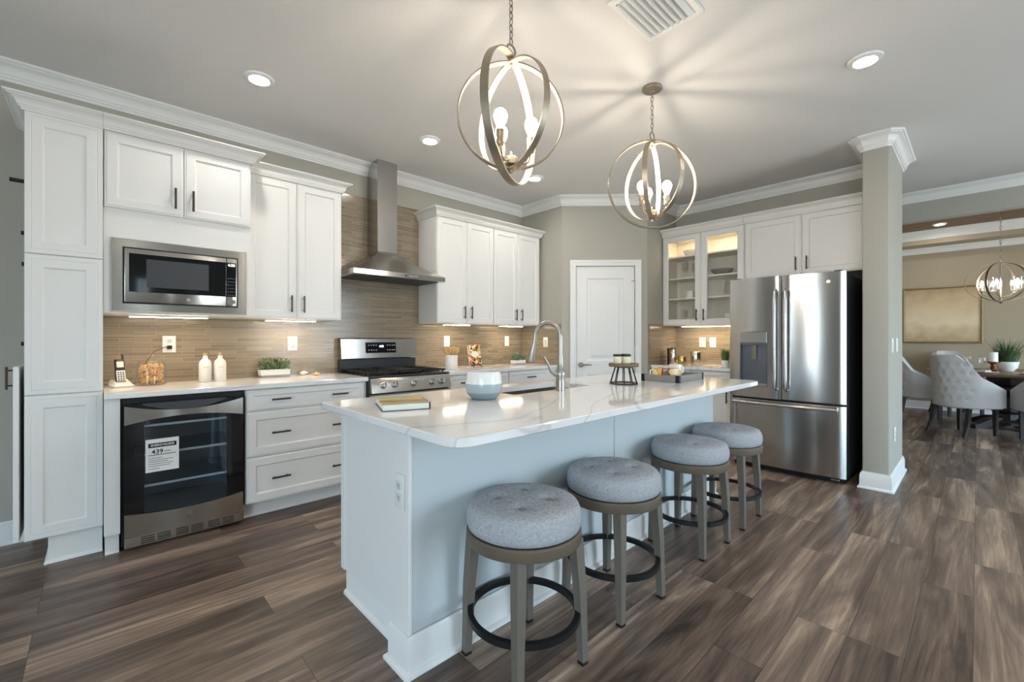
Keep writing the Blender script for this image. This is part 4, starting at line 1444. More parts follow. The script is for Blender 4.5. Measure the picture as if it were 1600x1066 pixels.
# ================================================================ stools
BASEANG = math.radians(YAW - 90)     # camera right direction in the plan
def make_stool():
    t = thing('bar_stool', '', 'stool')
    prof = [(0, .515), (.202, .515), (.214, .523), (.219, .545), (.218, .575), (.209, .598), (.185, .609), (.12, .612), (.06, .612), (0, .611)]
    n = 48
    m = MB()
    rings = []
    dim = [(.098 * math.cos(BASEANG + k * PI / 2), .098 * math.sin(BASEANG + k * PI / 2)) for k in range(4)]
    fine = prof[:6] + [(.205, .603), (.185, .6085), (.165, .611), (.145, .612), (.125, .612), (.105, .612), (.085, .612), (.065, .612), (.045, .612), (.025, .612), (0, .612)]
    for r, z in fine:
        ring = []
        for i in range(n):
            a = 2 * PI * i / n
            x, y = r * math.cos(a), r * math.sin(a)
            zz = z
            if z > .60:
                zz += .010 * (1 - (r / .21) ** 2)
                for bx, by in dim:
                    d2 = ((x - bx) ** 2 + (y - by) ** 2) / (.024 ** 2)
                    zz -= .017 * math.exp(-d2)
            ring.append((x, y, zz))
        rings.append(ring)
    m.loops(rings, cap0=False)
    cu = m.build('cushion', 'fabric', t, smooth=80)
    for bx, by in dim:
        MB().lathe([(.013, -.004), (.012, .001), (.006, .004), (0, .0045)], 14, bx, by, .609).build('button', 'fabricdark', cu)
    MB().lathe([(.217, .470), (.219, .474), (.219, .508), (.214, .514), (.195, .514), (.195, .470), (.217, .470)], 48).build('seat_ring', 'ringwood', t)
    MB().lathe([(.206, .513), (.206, .5165), (0, .5165)], 40).build('swivel_gap', 'black', t)
    for sx in (-1, 1):
        for sy in (-1, 1):
            m = MB()
            def sq(cx, cy, h, z):
                return [(cx - h, cy - h, z), (cx + h, cy - h, z), (cx + h, cy + h, z), (cx - h, cy + h, z)]
            m.loops([sq(sx * .158, sy * .158, .014, .008), sq(sx * .150, sy * .150, .018, .28), sq(sx * .138, sy * .138, .021, .475)], cap0=True, cap1=True)
            lg = m.build('leg', 'stoolwood', t, smooth=0)
            MB().box(sx * .158 - .0145, sx * .158 + .0145, sy * .158 - .0145, sy * .158 + .0145, 0, .012).build('glide', 'black', lg, smooth=0)
    rr = .205
    pts = [(rr * math.cos(2 * PI * i / 40), rr * math.sin(2 * PI * i / 40), .19) for i in range(40)]
    rings = []
    prof = [(rr - .011, .178), (rr + .009, .178), (rr + .009, .200), (rr - .011, .200), (rr - .011, .178)]
    MB().lathe(prof, 48).build('foot_ring', 'blackmetal', t)
    return t
ST = make_stool()
for i, (x, y, lab) in enumerate(((1.185, 1.192, 'round grey tufted bar stool nearest the island outlet, closest to the camera'),
                                 (1.785, 1.192, 'round grey tufted bar stool, second along from the island outlet'),
                                 (2.585, 1.190, 'round grey tufted bar stool, third along from the island outlet'),
                                 (3.148, 1.188, 'round grey tufted bar stool nearest the refrigerator'))):
    s_ = ST if i == 0 else copy_tree(ST)
    s_.location = (x, y, 0)
    s_.rotation_euler = (0, 0, math.radians((-5, -3, -2, 1)[i]))
    tag(s_, lab, 'stool', 'tufted bar stools along the island')

# ================================================================ pendants and lamps
def hoop(parent, name, r, phi, cz, bw=.032, th=.006, mat='antique'):
    n = 72
    rings_o = []
    cphi, sphi = math.cos(phi), math.sin(phi)
    nx, ny = -sphi, cphi
    m = MB()
    rings = []
    for i in range(n):
        a = 2 * PI * i / n
        ring = []
        for rr, ww in ((r, -bw / 2), (r, bw / 2), (r - th, bw / 2), (r - th, -bw / 2)):
            ring.append((cphi * rr * math.cos(a) + nx * ww, sphi * rr * math.cos(a) + ny * ww, cz + rr * math.sin(a)))
        rings.append(ring)
    rings.append(rings[0])
    m.loops(rings)
    o = m.build(name, mat, parent, smooth=30)
    me = o.data
    me.materials.append(M['antiquein'])
    for p in me.polygons:
        c = p.center
        v = Vector((c.x, c.y, c.z - cz))
        if p.normal.dot(v) < -1e-5 * 0 and p.normal.normalized().dot(v.normalized()) < -.5:
            p.material_index = 1
    return o
def chain(parent, z0, z1, pitch=.030, mat='antique', r=.0026):
    n = max(1, int(round((z1 - z0) / pitch)))
    p = (z1 - z0) / n
    m = MB()
    for i in range(n):
        zc_ = z0 + (i + .5) * p
        pts = []
        for k in range(14):
            a = 2 * PI * k / 14
            u, v = .0085 * math.cos(a), p * .62 * math.sin(a)
            pts.append((u, 0, zc_ + v) if i % 2 == 0 else (0, u, zc_ + v))
        m.tube(pts, r, 6, closed=True)
    return m.build('chain', mat, parent, smooth=60)
BASEANG = math.radians(YAW - 90)     # camera right direction in the plan
def pendant(x, y, cz, label, phis, bang, R=.287, Ri=.245):
    t = thing('pendant_light', label, 'pendant light', (x, y, CEIL), 0, 'orb pendants over the island')
    zc_ = cz - CEIL
    MB().lathe([(.062, 0), (.064, -.012), (.058, -.020), (.018, -.026), (.010, -.034), (0, -.034)][::-1], 32).build('canopy', 'antique', t)
    top = zc_ + R
    MB().tube([(.026 * math.cos(2 * PI * k / 24), 0, top + .026 + .026 * math.sin(2 * PI * k / 24)) for k in range(24)], .0045, 8, closed=True).build('ring_loop', 'antique', t, smooth=60)
    chain(t, top + .052, -.034)
    hoop(t, 'outer_hoop', R, phis[0], zc_, .036)
    hoop(t, 'inner_hoop', Ri, phis[1], zc_ + (R - Ri) * .35, .030)
    hoop(t, 'inner_hoop', Ri, phis[2], zc_ + (R - Ri) * .35, .0301)
    zb = zc_ + (R - Ri) * .35 - Ri
    MB().lathe([(0, zb - .018), (.009, zb - .014), (.012, zb), (.009, zb + .014), (.032, zb + .022), (.032, zb + .05), (.028, zb + .056), (.006, zb + .06), (.006, zb + .08), (0, zb + .085)], 24).build('hub', 'antique', t)
    MB().cyl((0, 0, zc_ + (R - Ri) * .35 + Ri - .012), (0, 0, top + .004), .007, n=12).build('top_stem', 'antique', t)
    for k in range(3):
        a = BASEANG + math.radians(bang) + k * 2 * PI / 3
        ca, sa = math.cos(a), math.sin(a)
        rr = .092
        m = MB().tube([(ca * .028, sa * .028, zb + .035), (ca * .055, sa * .055, zb + .026), (ca * .078, sa * .078, zb + .035), (ca * rr, sa * rr, zb + .082)], .005, 10)
        am = m.build('arm', 'antique', t, smooth=60)
        MB().lathe([(0, .0), (.014, 0), (.020, .012), (.018, .020), (.018, .034), (.020, .038), (.020, .066), (.016, .070), (0, .070)], 20, ca * rr, sa * rr, zb + .078).build('socket', 'antique', am)
        MB().lathe([(.012, .0), (.014, .012), (.022, .030), (.029, .048), (.030, .062), (.024, .080), (.012, .090), (0, .092)], 20, ca * rr, sa * rr, zb + .146).build('bulb', 'bulb', am, smooth=80)
    return t
pendant(1.366, 1.456, 2.222, 'orb pendant light of silver hoops nearer the camera', [BASEANG + math.radians(-112), BASEANG + math.radians(-52), BASEANG + math.radians(-172)], 0)
pendant(2.628, 1.456, 2.228, 'orb pendant light of silver hoops nearer the refrigerator', [BASEANG + math.radians(0), BASEANG + math.radians(-62), BASEANG + math.radians(-118)], -30)

def can_light(x, y, label, z=CEIL, r=.052):
    t = thing('recessed_light', label, 'ceiling light', (x, y, z), 0, 'round recessed ceiling lights')
    MB().lathe([(r + .034, -.001), (r + .031, -.010), (r + .006, -.016), (r, -.008), (r, -.001)], 40).build('trim_ring', 'white', t)
    MB().lathe([(0, -.005), (r + .001, -.005), (r + .001, -.001), (0, -.001)], 32).build('lamp_disc', 'can', t)
can_light(.734, 3.097, 'round recessed ceiling light in front of the wall cabinet beside the microwave')
can_light(1.987, 3.097, 'round recessed ceiling light in front of the range hood')
can_light(3.240, 3.097, 'round recessed ceiling light nearest the pantry corner')
can_light(3.272, .452, 'round recessed ceiling light near the wing wall, alone beside the vent')
can_light(1.95, -.45, 'added unseen recessed ceiling light behind the photographer')  # this lamp and the next are added out of view
can_light(.3, -.9, 'second added unseen recessed ceiling light behind the photographer')
can_light(9.467, .404, 'recessed light in the wooden tray ceiling of the dining room', TRAYZ)

VT = thing('ceiling_vent', 'white louvred air vent in the ceiling', 'air vent', (2.0, 1.085, CEIL))
hx, hy = .165, .125
m = MB()
m.loops([[(-hx - .03, -hy - .03, -.001), (hx + .03, -hy - .03, -.001), (hx + .03, hy + .03, -.001), (-hx - .03, hy + .03, -.001)],
         [(-hx - .024, -hy - .024, -.012), (hx + .024, -hy - .024, -.012), (hx + .024, hy + .024, -.012), (-hx - .024, hy + .024, -.012)],
         [(-hx, -hy, -.012), (hx, -hy, -.012), (hx, hy, -.012), (-hx, hy, -.012)], [(-hx, -hy, -.001), (hx, -hy, -.001), (hx, hy, -.001), (-hx, hy, -.001)]])
m.build('frame', 'trim', VT, smooth=0)
MB().box(-hx, hx, -hy, hy, -.0012, -.0005).build('duct_opening', 'darkgrey', VT, smooth=0)
for i in range(8):
    y_ = -hy + .016 + i * (2 * hy - .032) / 7
    m = MB().at(0, y_, -.012, (math.radians(-38), 0, 0))
    m.box(-hx, hx, -.0195, .0195, -.001, .001)
    m.build('slat', 'trim', VT, smooth=0)

# ================================================================ sockets and switches
def plate(label, loc, rotz, kind, mat='white', ww=.075, hh=.118):
    t = thing('wall_outlet' if kind == 'outlet' else 'light_switch', label, 'outlet' if kind == 'outlet' else 'light switch', loc, rotz)
    MB().box(-ww / 2, ww / 2, -.006, 0, -hh / 2, hh / 2, .003, 2).build('cover_plate', mat, t)
    if kind == 'outlet':
        for zz in (.022, -.022):
            f_ = MB().box(-.016, .016, -.0085, -.005, zz - .015, zz + .015, .005, 2).build('receptacle', 'outletface', t)
            m = MB()
            m.box(-.007, -.0045, -.009, -.008, zz - .004, zz + .007).box(.0045, .007, -.009, -.008, zz - .004, zz + .007).box(-.0025, .0025, -.009, -.008, zz - .011, zz - .007)
            m.build('slots', 'darkgrey', f_, smooth=0)
    else:
        MB().box(-.016, .016, -.010, -.005, -.032, .032, .002).build('rocker', 'outletface', t)
    return t
BSY = WY - bt - .0005
plate('white wall outlet with a black plug in it, above the biscuit jar', (.365, BSY, 1.182), 0, 'outlet')
plate('white wall outlet above the long herb planter', (1.185, BSY, 1.180), 0, 'outlet')
plate('white wall outlet behind the wooden spoons', (2.748, BSY, 1.190), 0, 'outlet')
plate('white light switch between the cookbook and the small herb planter', (3.634, BSY, 1.188), 0, 'switch', ww=.07)
plate('white light switch on the tiled return wall behind the faucet', (PX - bt - .0005, 3.545, 1.174), ROTF, 'switch', ww=.07)
plate('white outlet nearer the pantry, under the glass-door cabinet', (FX - bt - .0005, 2.272, 1.173), ROTF, 'outlet')
plate('white outlet nearer the refrigerator, under the glass-door cabinet', (FX - bt - .0005, 2.150, 1.173), ROTF, 'switch')
plate('white outlet on the end post of the island', (.8195, 1.478, .655), -PI / 2, 'outlet', 'cab', ww=.072, hh=.13)
plate('white switch on the wing wall, nearer the kitchen corner', (4.70, KY0 - .0005, 1.165), 0, 'switch')
plate('white switch on the wing wall, nearer the dining room', (4.98, KY0 - .0005, 1.165), 0, 'switch')
plate('white low outlet on the wing wall', (4.85, KY0 - .0005, .42), 0, 'outlet')
PLG = thing('power_plug', 'black plug and cord in the outlet above the biscuit jar', 'plug', (.365, BSY - .0095, 1.160))
MB().box(-.014, .014, -.03, 0, -.012, .012, .004).build('plug_head', 'black', PLG)
MB().tube([(0, -.03, 0), (-.03, -.05, .002), (-.09, -.045, -.03), (-.13, -.03, -.10), (-.145, -.025, -.22), (-.17, -.02, -.238), (-.2, -.02, -.242)], .0025, 8).build('cord', 'black', PLG, smooth=60)

# ================================================================ things on the range-wall counter
CT = .9142
PH = thing('cordless_phone', 'cordless phone standing in its silver charging dock', 'phone', (.105, 3.74, CT), .25)
m = MB()
m.loops([[(-.045, -.05, 0), (.045, -.05, 0), (.045, .05, 0), (-.045, .05, 0)], [(-.05, -.056, .008), (.05, -.056, .008), (.05, .055, .02), (-.05, .055, .02)], [(-.042, -.048, .014), (.042, -.048, .014), (.04, .05, .048), (-.04, .05, .048)]], cap0=True, cap1=True)
m.build('dock', 'white', PH, smooth=0)
hs = MB().at(0, .008, .024, (math.radians(-14), 0, 0)).box(-.025, .025, -.012, .014, 0, .155, .008, 3).build('handset', 'black', PH)
MB().at(0, .008, .024, (math.radians(-14), 0, 0)).box(-.022, .022, -.0135, -.010, .008, .08, .002).build('keypad', 'white', hs)
MB().at(0, .008, .024, (math.radians(-14), 0, 0)).box(-.018, .018, -.0138, -.010, .10, .138, .002).build('screen', 'outletface', hs, smooth=0)
m = MB().at(0, .008, .024, (math.radians(-14), 0, 0))
for r_ in range(5):
    for c_ in range(3):
        m.box(-.017 + c_ * .0125, -.008 + c_ * .0125, -.0145, -.0125, .012 + r_ * .0125, .020 + r_ * .0125)
m.build('keys', 'darkgrey', hs, smooth=0)
MB().at(0, .008, .024, (math.radians(-14), 0, 0)).cyl((.018, 0, .15), (.018, 0, .185), .006, n=10).build('antenna', 'black', hs)

JR = thing('glass_jar', 'round lidded glass jar full of golden biscuits', 'jar', (.252, 3.74, CT))
MB().lathe([(0, .0), (.072, 0), (.078, .008), (.078, .135), (.07, .150), (.062, .152), (.064, .148), (.072, .133), (.074, .01), (0, .006)], 36).build('body', 'glass', JR, smooth=60)
MB().lathe([(.066, .152), (.07, .156), (.066, .162), (.03, .172), (.012, .176), (.016, .186), (.02, .196), (.014, .206), (0, .208)], 32).build('lid', 'glass', JR, smooth=60)
m = MB()
for k in range(150):
    a = random.random() * 2 * PI
    rr = .058 * math.sqrt(random.random())
    z_ = .012 + random.random() * .112
    m.at(rr * math.cos(a), rr * math.sin(a), z_, (random.random() * 3, random.random() * 3, random.random() * 3))
    m.box(-.012, .012, -.008, .008, -.006, .006, .004)
o = m.build('biscuits', 'cookie', None)
o.location = (.252, 3.74, CT + .006)
o['kind'] = 'stuff'
tag(o, 'heap of small golden biscuits inside the glass jar', 'biscuits')

def bottle(x, y, label):
    t = thing('oil_bottle', label, 'bottle', (x, y, CT), 0, 'white stoppered bottles')
    MB().lathe([(0, 0), (.034, 0), (.038, .004), (.038, .125), (.034, .145), (.018, .162), (.014, .170), (.0145, .185), (.0, .185)], 28).build('body', 'matceramic', t, smooth=60)
    MB().lathe([(.010, .180), (.012, .198), (.013, .205), (0, .207)], 14).build('stopper', 'cork', t)
    text_mesh('lettering', 'olive oil', .011, 'black', t, (-.004, -.0386, .105), (PI / 2, 0, -.0))
bottle(.552, 3.775, 'white ceramic bottle with cork stopper, nearer the biscuit jar')
bottle(.642, 3.775, 'white ceramic bottle with cork stopper, nearer the long planter')

def planter(x, y, ww, dd, hh, label, nleaf, fh):
    t = thing('herb_planter', label, 'planter', (x, y, CT))
    m = MB()
    mat = ramp_mat('two_tone_planter', 'Z', [(0, lin(150, 148, 146)), (hh * .3, lin(236, 235, 230)), (hh, lin(236, 235, 230))], .4, const=True)
    m.loops([[(-a * ww / 2 * k, -b * dd / 2 * k, z) for a, b in ((1, 1), (-1, 1), (-1, -1), (1, -1))] for k, z in ((.96, 0), (1, hh), (.93, hh), (.90, hh - .02))], cap0=True, cap1=True)
    m.build('pot', mat, t, smooth=0)
    m = MB().box(-ww * .43, ww * .43, -dd * .40, dd * .40, hh - .0195, hh - .012)
    m.build('soil', 'soil', t, smooth=0)
    m = MB()
    for k in range(nleaf):
        bx, by = random.uniform(-.47, .47) * ww, random.uniform(-.45, .45) * dd
        spread = random.uniform(.9, 1.25)
        z_ = hh + fh * random.random() ** .8 * (.75 + .25 * math.sin(bx * 95 + by * 60))
        px, py = bx * spread, by * spread * 1.3
        s_ = random.uniform(.008, .017)
        m.at(px, py, z_, (random.uniform(-1.2, 1.2), random.uniform(-1.2, 1.2), random.uniform(0, 6.28)))
        v = [m.v(p) for p in ((-s_, 0, 0), (0, -s_ * .55, .002), (s_ * 1.1, 0, -.002), (0, s_ * .55, .002))]
        m.f(v)
    for k in range(26):
        m.at()
        bx, by = random.uniform(-.42, .42) * ww, random.uniform(-.38, .38) * dd
        m.tube([(bx, by, hh - .015), (bx * 1.1, by * 1.2, hh + fh * .8)], .0014, 5)
    m.build('foliage', 'leaf', t, smooth=0)
planter(1.022, 3.86, .215, .09, .062, 'long white planter of leafy herbs under the wall outlet', 420, .092)
planter(3.585, 3.70, .165, .085, .052, 'small white planter of leafy herbs near the pantry corner', 300, .082)

SF = thing('starfish', 'pale starfish on the counter beside the range', 'starfish', (1.33, 3.82, CT), .3)
m = MB()
pr_ = []
for k in range(10):
    a = 2 * PI * k / 10
    r_ = .062 if k % 2 == 0 else .022
    pr_.append((r_ * math.cos(a), r_ * math.sin(a)))
m.loops([[(x, y, .0) for x, y in pr_], [(x * .96, y * .96, .008) for x, y in pr_], [(x * .55, y * .55, .018) for x, y in pr_], [(x * .12, y * .12, .026) for x, y in pr_]], cap0=True, cap1=True)
m.build('arms', pmat('sandy_shell', lin(214, 182, 142), .8, noise=.2, nscale=150), SF, sub=1)
SD = thing('shell', 'pale sea shell beside the starfish', 'shell', (1.285, 3.87, CT), .9)
m = MB()
for i in range(5):
    pass
m.loops([[(.0 + .012 * k * 0 + r_ * math.cos(2 * PI * i / 14) * .6, k * .012, .018 + r_ * math.sin(2 * PI * i / 14)) for i in range(14)] for k, r_ in enumerate((.002, .009, .014, .018, .016, .010, .003))], cap0=True, cap1=True)
m.build('whorl', 'matceramic', SD, smooth=60)

CK = thing('utensil_crock', 'white ceramic crock beside the range holding wooden spoons', 'crock', (2.575, 3.62, CT))
MB().lathe([(0, 0), (.058, 0), (.062, .004), (.062, .134), (.060, .138), (.055, .138), (.054, .01), (0, .008)], 36).build('body', 'matceramic', CK, smooth=60)
for k, (ax, ay, ln, lab) in enumerate(((-.32, .05, .205, 'wooden spoon leaning out over the range side of the crock'), (-.08, .2, .215, 'wooden spoon standing upright in the crock'), (.10, -.1, .22, 'wooden spoon with a broad oval bowl in the middle of the crock'), (.30, .1, .21, 'wooden spoon leaning towards the cookbook'))):
    s_ = MB().at(0, 0, 0)
    s_.tube([(0, 0, 0), (0, 0, ln * .72)], [.004, .0055], 8)
    s_.ball((0, 0, ln * .84), .026, 14, sz=1.35, sx=1, sy=.32)
    o = s_.build('wooden_spoon', 'spoon', None, smooth=60)
    q_ = (-.019, -.0065, .0065, .019)[k]
    o.location = (2.575 + .73 * q_, 3.62 - .68 * q_, CT + .0125)
    o.rotation_euler = (0, (-.21, -.08, .06, .19)[k], math.radians(-43))
    tag(o, lab, 'spoon', 'wooden spoons in the crock')

BK = thing('cookbook', 'cookbook with food photo cover propped on a dark stand', 'book', (2.915, 3.655, CT + .030), -.10)
tilt = math.radians(-14)
bkm = voro_mat('food_cover', [lin(168, 60, 40), lin(230, 190, 120), lin(90, 40, 30), lin(236, 222, 190), lin(200, 120, 60), lin(120, 130, 60)], 45)
b_ = MB().at(0, 0, 0, (tilt, 0, 0)).box(-.075, .075, -.006, -.003, 0, .215).build('cover', bkm, BK, smooth=0)
MB().at(0, 0, 0, (tilt, 0, 0)).box(-.073, .073, -.003, .012, .003, .212).build('pages', 'paper', BK, smooth=0)
MB().at(0, 0, 0, (tilt, 0, 0)).box(-.075, .075, .012, .015, 0, .215).build('back_cover', 'darkwood', BK, smooth=0)
m = MB().at(0, 0, 0, (tilt, 0, 0))
m.loops([[(.0 + .048 * math.cos(2 * PI * i / 28), -.0068 + d_, .11 + .034 * math.sin(2 * PI * i / 28)) for i in range(28)] for d_ in (.001, 0)], cap0=True, cap1=True)
m.build('title_oval', 'paper', b_, smooth=0)
SN = thing('book_stand', 'small dark iron easel holding the cookbook', 'book stand', (2.915, 3.655, CT), -.10)
m = MB()
m.tube([(-.055, -.045, .0035), (-.035, -.03, .03), (0, -.025, .028), (.035, -.03, .03), (.055, -.045, .0035)], .0045, 8)
m.tube([(-.04, -.018, .024), (-.04, .022, .024)], .004, 8).tube([(.04, -.018, .024), (.04, .022, .024)], .004, 8)
m.tube([(-.04, .022, .024), (.04, .022, .024)], .004, 8).tube([(0, .024, .024), (0, .085, .0035)], .004, 8).tube([(0, .023, .024), (0, .058, .14)], .004, 8)
m.tube([(-.04, -.019, .024), (-.035, -.03, .045)], .0035, 8).tube([(.04, -.019, .024), (.035, -.03, .045)], .0035, 8)
m.build('easel', 'blackmetal', SN, smooth=60)

# ================================================================ things on the island
VS = MB().lathe([(0, 0), (.052, 0), (.060, .003), (.079, .026), (.087, .055), (.087, .08), (.081, .112), (.077, .124), (.075, .126), (.072, .126), (.072, .12), (.08, .085), (.08, .05), (.06, .012), (0, .01)], 48).build('ceramic_vase', ramp_mat('dipped_glaze', 'Z', [(0, lin(140, 152, 158)), (.032, lin(140, 152, 158)), (.0325, lin(168, 182, 188)), (.072, lin(176, 188, 194)), (.0725, lin(236, 236, 232)), (.13, lin(236, 236, 232))], .12, const=True), smooth=60)
VS.location = (1.44, 1.74, CT)
VS.scale = (1.08, 1.08, 1.12)
tag(VS, 'round white and grey dipped ceramic vase on the island', 'vase')

BO = thing('book', 'hardcover book with green landscape cover lying on the island', 'book', (1.01, 1.81, CT), math.radians(-20))
bw_, bd_ = .20, .262
cv = ramp_mat('landscape_cover', 'Y', [(-.13, lin(120, 150, 110)), (-.05, lin(176, 190, 150)), (0.0, lin(196, 110, 60)), (.06, lin(226, 196, 120)), (.13, lin(168, 186, 166))], .35, noise=.09, nscale=14)
MB().box(-.098, .098, -.128, .128, .003, .027).build('pages', 'paper', BO, smooth=0)
m = MB().box(-.102, .102, -.131, .131, 0, .003)
m.box(.100, .104, -.131, .131, 0, .030)
m.build('back_cover', 'darkgrey', BO, smooth=0)
MB().box(-.102, .102, -.131, .131, .027, .0302, .001).build('front_cover', cv, BO, smooth=0)

CS = thing('cake_stand', 'round wooden stand on a black wire cage base', 'stand', (2.605, 1.655, CT))
MB().lathe([(0, .118), (.098, .118), (.100, .121), (.100, .137), (.098, .140), (0, .140)], 40).build('wooden_top', 'walnut', CS)
m = MB()
R1, R2 = .092, .058
m.tube([(R1 * math.cos(2 * PI * k / 40), R1 * math.sin(2 * PI * k / 40), .004) for k in range(40)], .004, 8, closed=True)
m.tube([(R2 * math.cos(2 * PI * k / 40), R2 * math.sin(2 * PI * k / 40), .114) for k in range(40)], .0035, 8, closed=True)
for k in range(10):
    a = 2 * PI * k / 10
    m.cyl((R1 * math.cos(a), R1 * math.sin(a), .004), (R2 * math.cos(a), R2 * math.sin(a), .116), .0035, n=8)
m.build('wire_base', 'blackmetal', CS, smooth=60)
for dx_, dy_, lab in ((-.043, .020, 'candle jar on the wooden stand, nearest the faucet'), (-.002, -.024, 'middle candle jar of the row on the wooden stand'), (.047, .018, 'candle jar on the wooden stand, nearest the serving tray')):
    t = thing('candle_jar', lab, 'candle', (2.605 + dx_, 1.655 + dy_, CT + .1402), 0, 'cream candle jars on the stand')
    MB().lathe([(0, .0004), (.026, .0004), (.028, .004), (.028, .046), (0, .046)], 28).build('wax', 'wax', t)
    MB().lathe([(0, .0465), (.029, .0465), (.0295, .049), (.0295, .060), (.027, .062), (0, .062)], 28).build('lid', 'darkwood', t)

TR = thing('serving_tray', 'grey wooden serving tray with metal corners holding mugs', 'tray', (3.10, 1.55, CT), math.radians(2))
tw, td = .212, .140
m = MB().box(-tw, tw, -td, td, 0, .010)
m.box(-tw, tw, -td, -td + .010, .010, .05).box(-tw, tw, td - .010, td, .010, .05).box(-tw, -tw + .010, -td + .01, td - .01, .010, .05).box(tw - .010, tw, -td + .01, td - .01, .010, .05)
m.build('wooden_box', 'greywood', TR, smooth=0)
for sx in (-1, 1):
    for sy in (-1, 1):
        m = MB()
        m.box(min(sx * tw, sx * (tw - .025)) - (.0015 if sx < 0 else 0), max(sx * tw, sx * (tw - .025)) + (.0015 if sx > 0 else 0), sy * td - .0015, sy * td + .0015, 0.001, .052)
        m.box(sx * tw - .0015, sx * tw + .0015, min(sy * td, sy * (td - .025)), max(sy * td, sy * (td - .025)), .001, .052)
        m.build('metal_corner', 'blackmetal', TR, smooth=0)
mugc = voro_mat('autumn_print', [lin(226, 170, 60), lin(236, 214, 160), lin(178, 66, 36), lin(240, 226, 190), lin(222, 150, 50)], 26)
def mug(x, y, label, mat, ha, s=1.0):
    t = thing('mug', label, 'mug', (x, y, CT + .0105), ha)
    MB().lathe([(0, 0), (.034 * s, 0), (.037 * s, .003), (.040 * s, .05 * s), (.041 * s, .088 * s), (.0385 * s, .088 * s), (.037 * s, .05 * s), (.033 * s, .008), (0, .007)], 32).build('body', mat, t, smooth=60)
    MB().tube([(.037 * s, 0, .072 * s), (.056 * s, 0, .074 * s), (.066 * s, 0, .055 * s), (.060 * s, 0, .032 * s), (.038 * s, 0, .022 * s)], .006 * s, 10).build('handle', mat, t, smooth=60)
mug(2.968, 1.60, 'patterned yellow mug on the tray, nearest the candle stand', mugc, 2.6, .95)
mug(3.010, 1.50, 'patterned yellow mug at the front edge of the tray', mugc, -.6, .95)
mug(3.17, 1.565, 'large plain white mug on the tray, nearest the refrigerator', 'ceramic', -.35, 1.15)
mug(2.945, 1.652, 'small white cup in the back corner of the tray', 'ceramic', 2.2, .42)

# ================================================================ things by the refrigerator
def canister(x, y, r, hh, label, mat):
    t = thing('canister', label, 'canister', (x, y, CT), 0, 'metal canisters by the tiled corner')
    MB().lathe([(0, 0), (r, 0), (r + .001, .003), (r + .001, hh - .02), (r, hh - .016), (0, hh - .016)], 32).build('body', mat, t)
    MB().lathe([(r + .003, hh - .022), (r + .003, hh - .002), (r, hh), (.008, hh + .001), (.008, hh + .012), (0, hh + .014)], 32).build('lid', mat, t)
canister(4.86, 2.42, .045, .175, 'tall steel canister closest to the tiled pantry corner', 'canister')
canister(4.98, 2.50, .055, .19, 'dark tall canister tucked in the tiled corner', 'bronze')
canister(4.80, 2.29, .044, .105, 'short brass canister in front of the steel ones', 'gold')
canister(4.93, 2.19, .055, .155, 'wide polished canister nearest the grass pot', 'canister')
GP = thing('potted_grass', 'small pot of green grass between the canisters and the refrigerator', 'plant', (4.83, 1.83, CT))
MB().lathe([(0, 0), (.036, 0), (.042, .075), (.038, .075), (.034, .06), (0, .06)], 24).build('pot', 'matceramic', GP)
m = MB()
for k in range(130):
    a = random.random() * 2 * PI
    r0 = .03 * math.sqrt(random.random())
    r1 = r0 + random.uniform(.01, .07)
    hh = random.uniform(.09, .17)
    x0_, y0_ = r0 * math.cos(a), r0 * math.sin(a)
    x1_, y1_ = r1 * math.cos(a), r1 * math.sin(a)
    w_ = .0022
    v = [m.v(p) for p in ((x0_ - w_ * math.sin(a), y0_ + w_ * math.cos(a), .061), (x0_ + w_ * math.sin(a), y0_ - w_ * math.cos(a), .061),
                          ((x0_ + x1_) / 2 * .9 + w_ * math.sin(a), (y0_ + y1_) / 2 * .9 - w_ * math.cos(a), .06 + hh * .6), ((x0_ + x1_) / 2 * .9 - w_ * math.sin(a), (y0_ + y1_) / 2 * .9 + w_ * math.cos(a), .06 + hh * .6), (x1_, y1_, .06 + hh))]
    m.f([v[0], v[1], v[2], v[3]])
    m.f([v[3], v[2], v[4]])
m.build('blades', 'grass', GP, smooth=0)

# ================================================================ dining room
TCX, TCY = 9.0, -.30
TB = thing('dining_table', 'round dark wood pedestal dining table', 'table', (TCX, TCY, 0))
MB().lathe([(0, .725), (.78, .725), (.82, .735), (.83, .75), (.825, .768), (0, .768)], 64).build('table_top', 'tablewood', TB)
MB().lathe([(.0, .06), (.26, .06), (.26, .10), (.17, .13), (.15, .20), (.19, .24), (.19, .28), (.12, .32), (.105, .42), (.16, .50), (.19, .52), (.19, .56), (.16, .58), (.19, .60), (.22, .66), (.22, .7245), (0, .7245)], 8).build('pedestal', 'darkwood', TB, smooth=25)
for k in range(4):
    a = PI / 4 + k * PI / 2
    m = MB().at(0, 0, 0, (0, 0, a))
    m.loops([[(x, -w_, z0), (x, w_, z0), (x, w_, z1), (x, -w_, z1)] for x, w_, z0, z1 in ((.10, .06, .03, .16), (.30, .055, .02, .13), (.44, .055, 0.0, .07), (.50, .05, 0.0, .055))], cap0=True, cap1=True)
    m.build('foot', 'darkwood', TB, smooth=0)

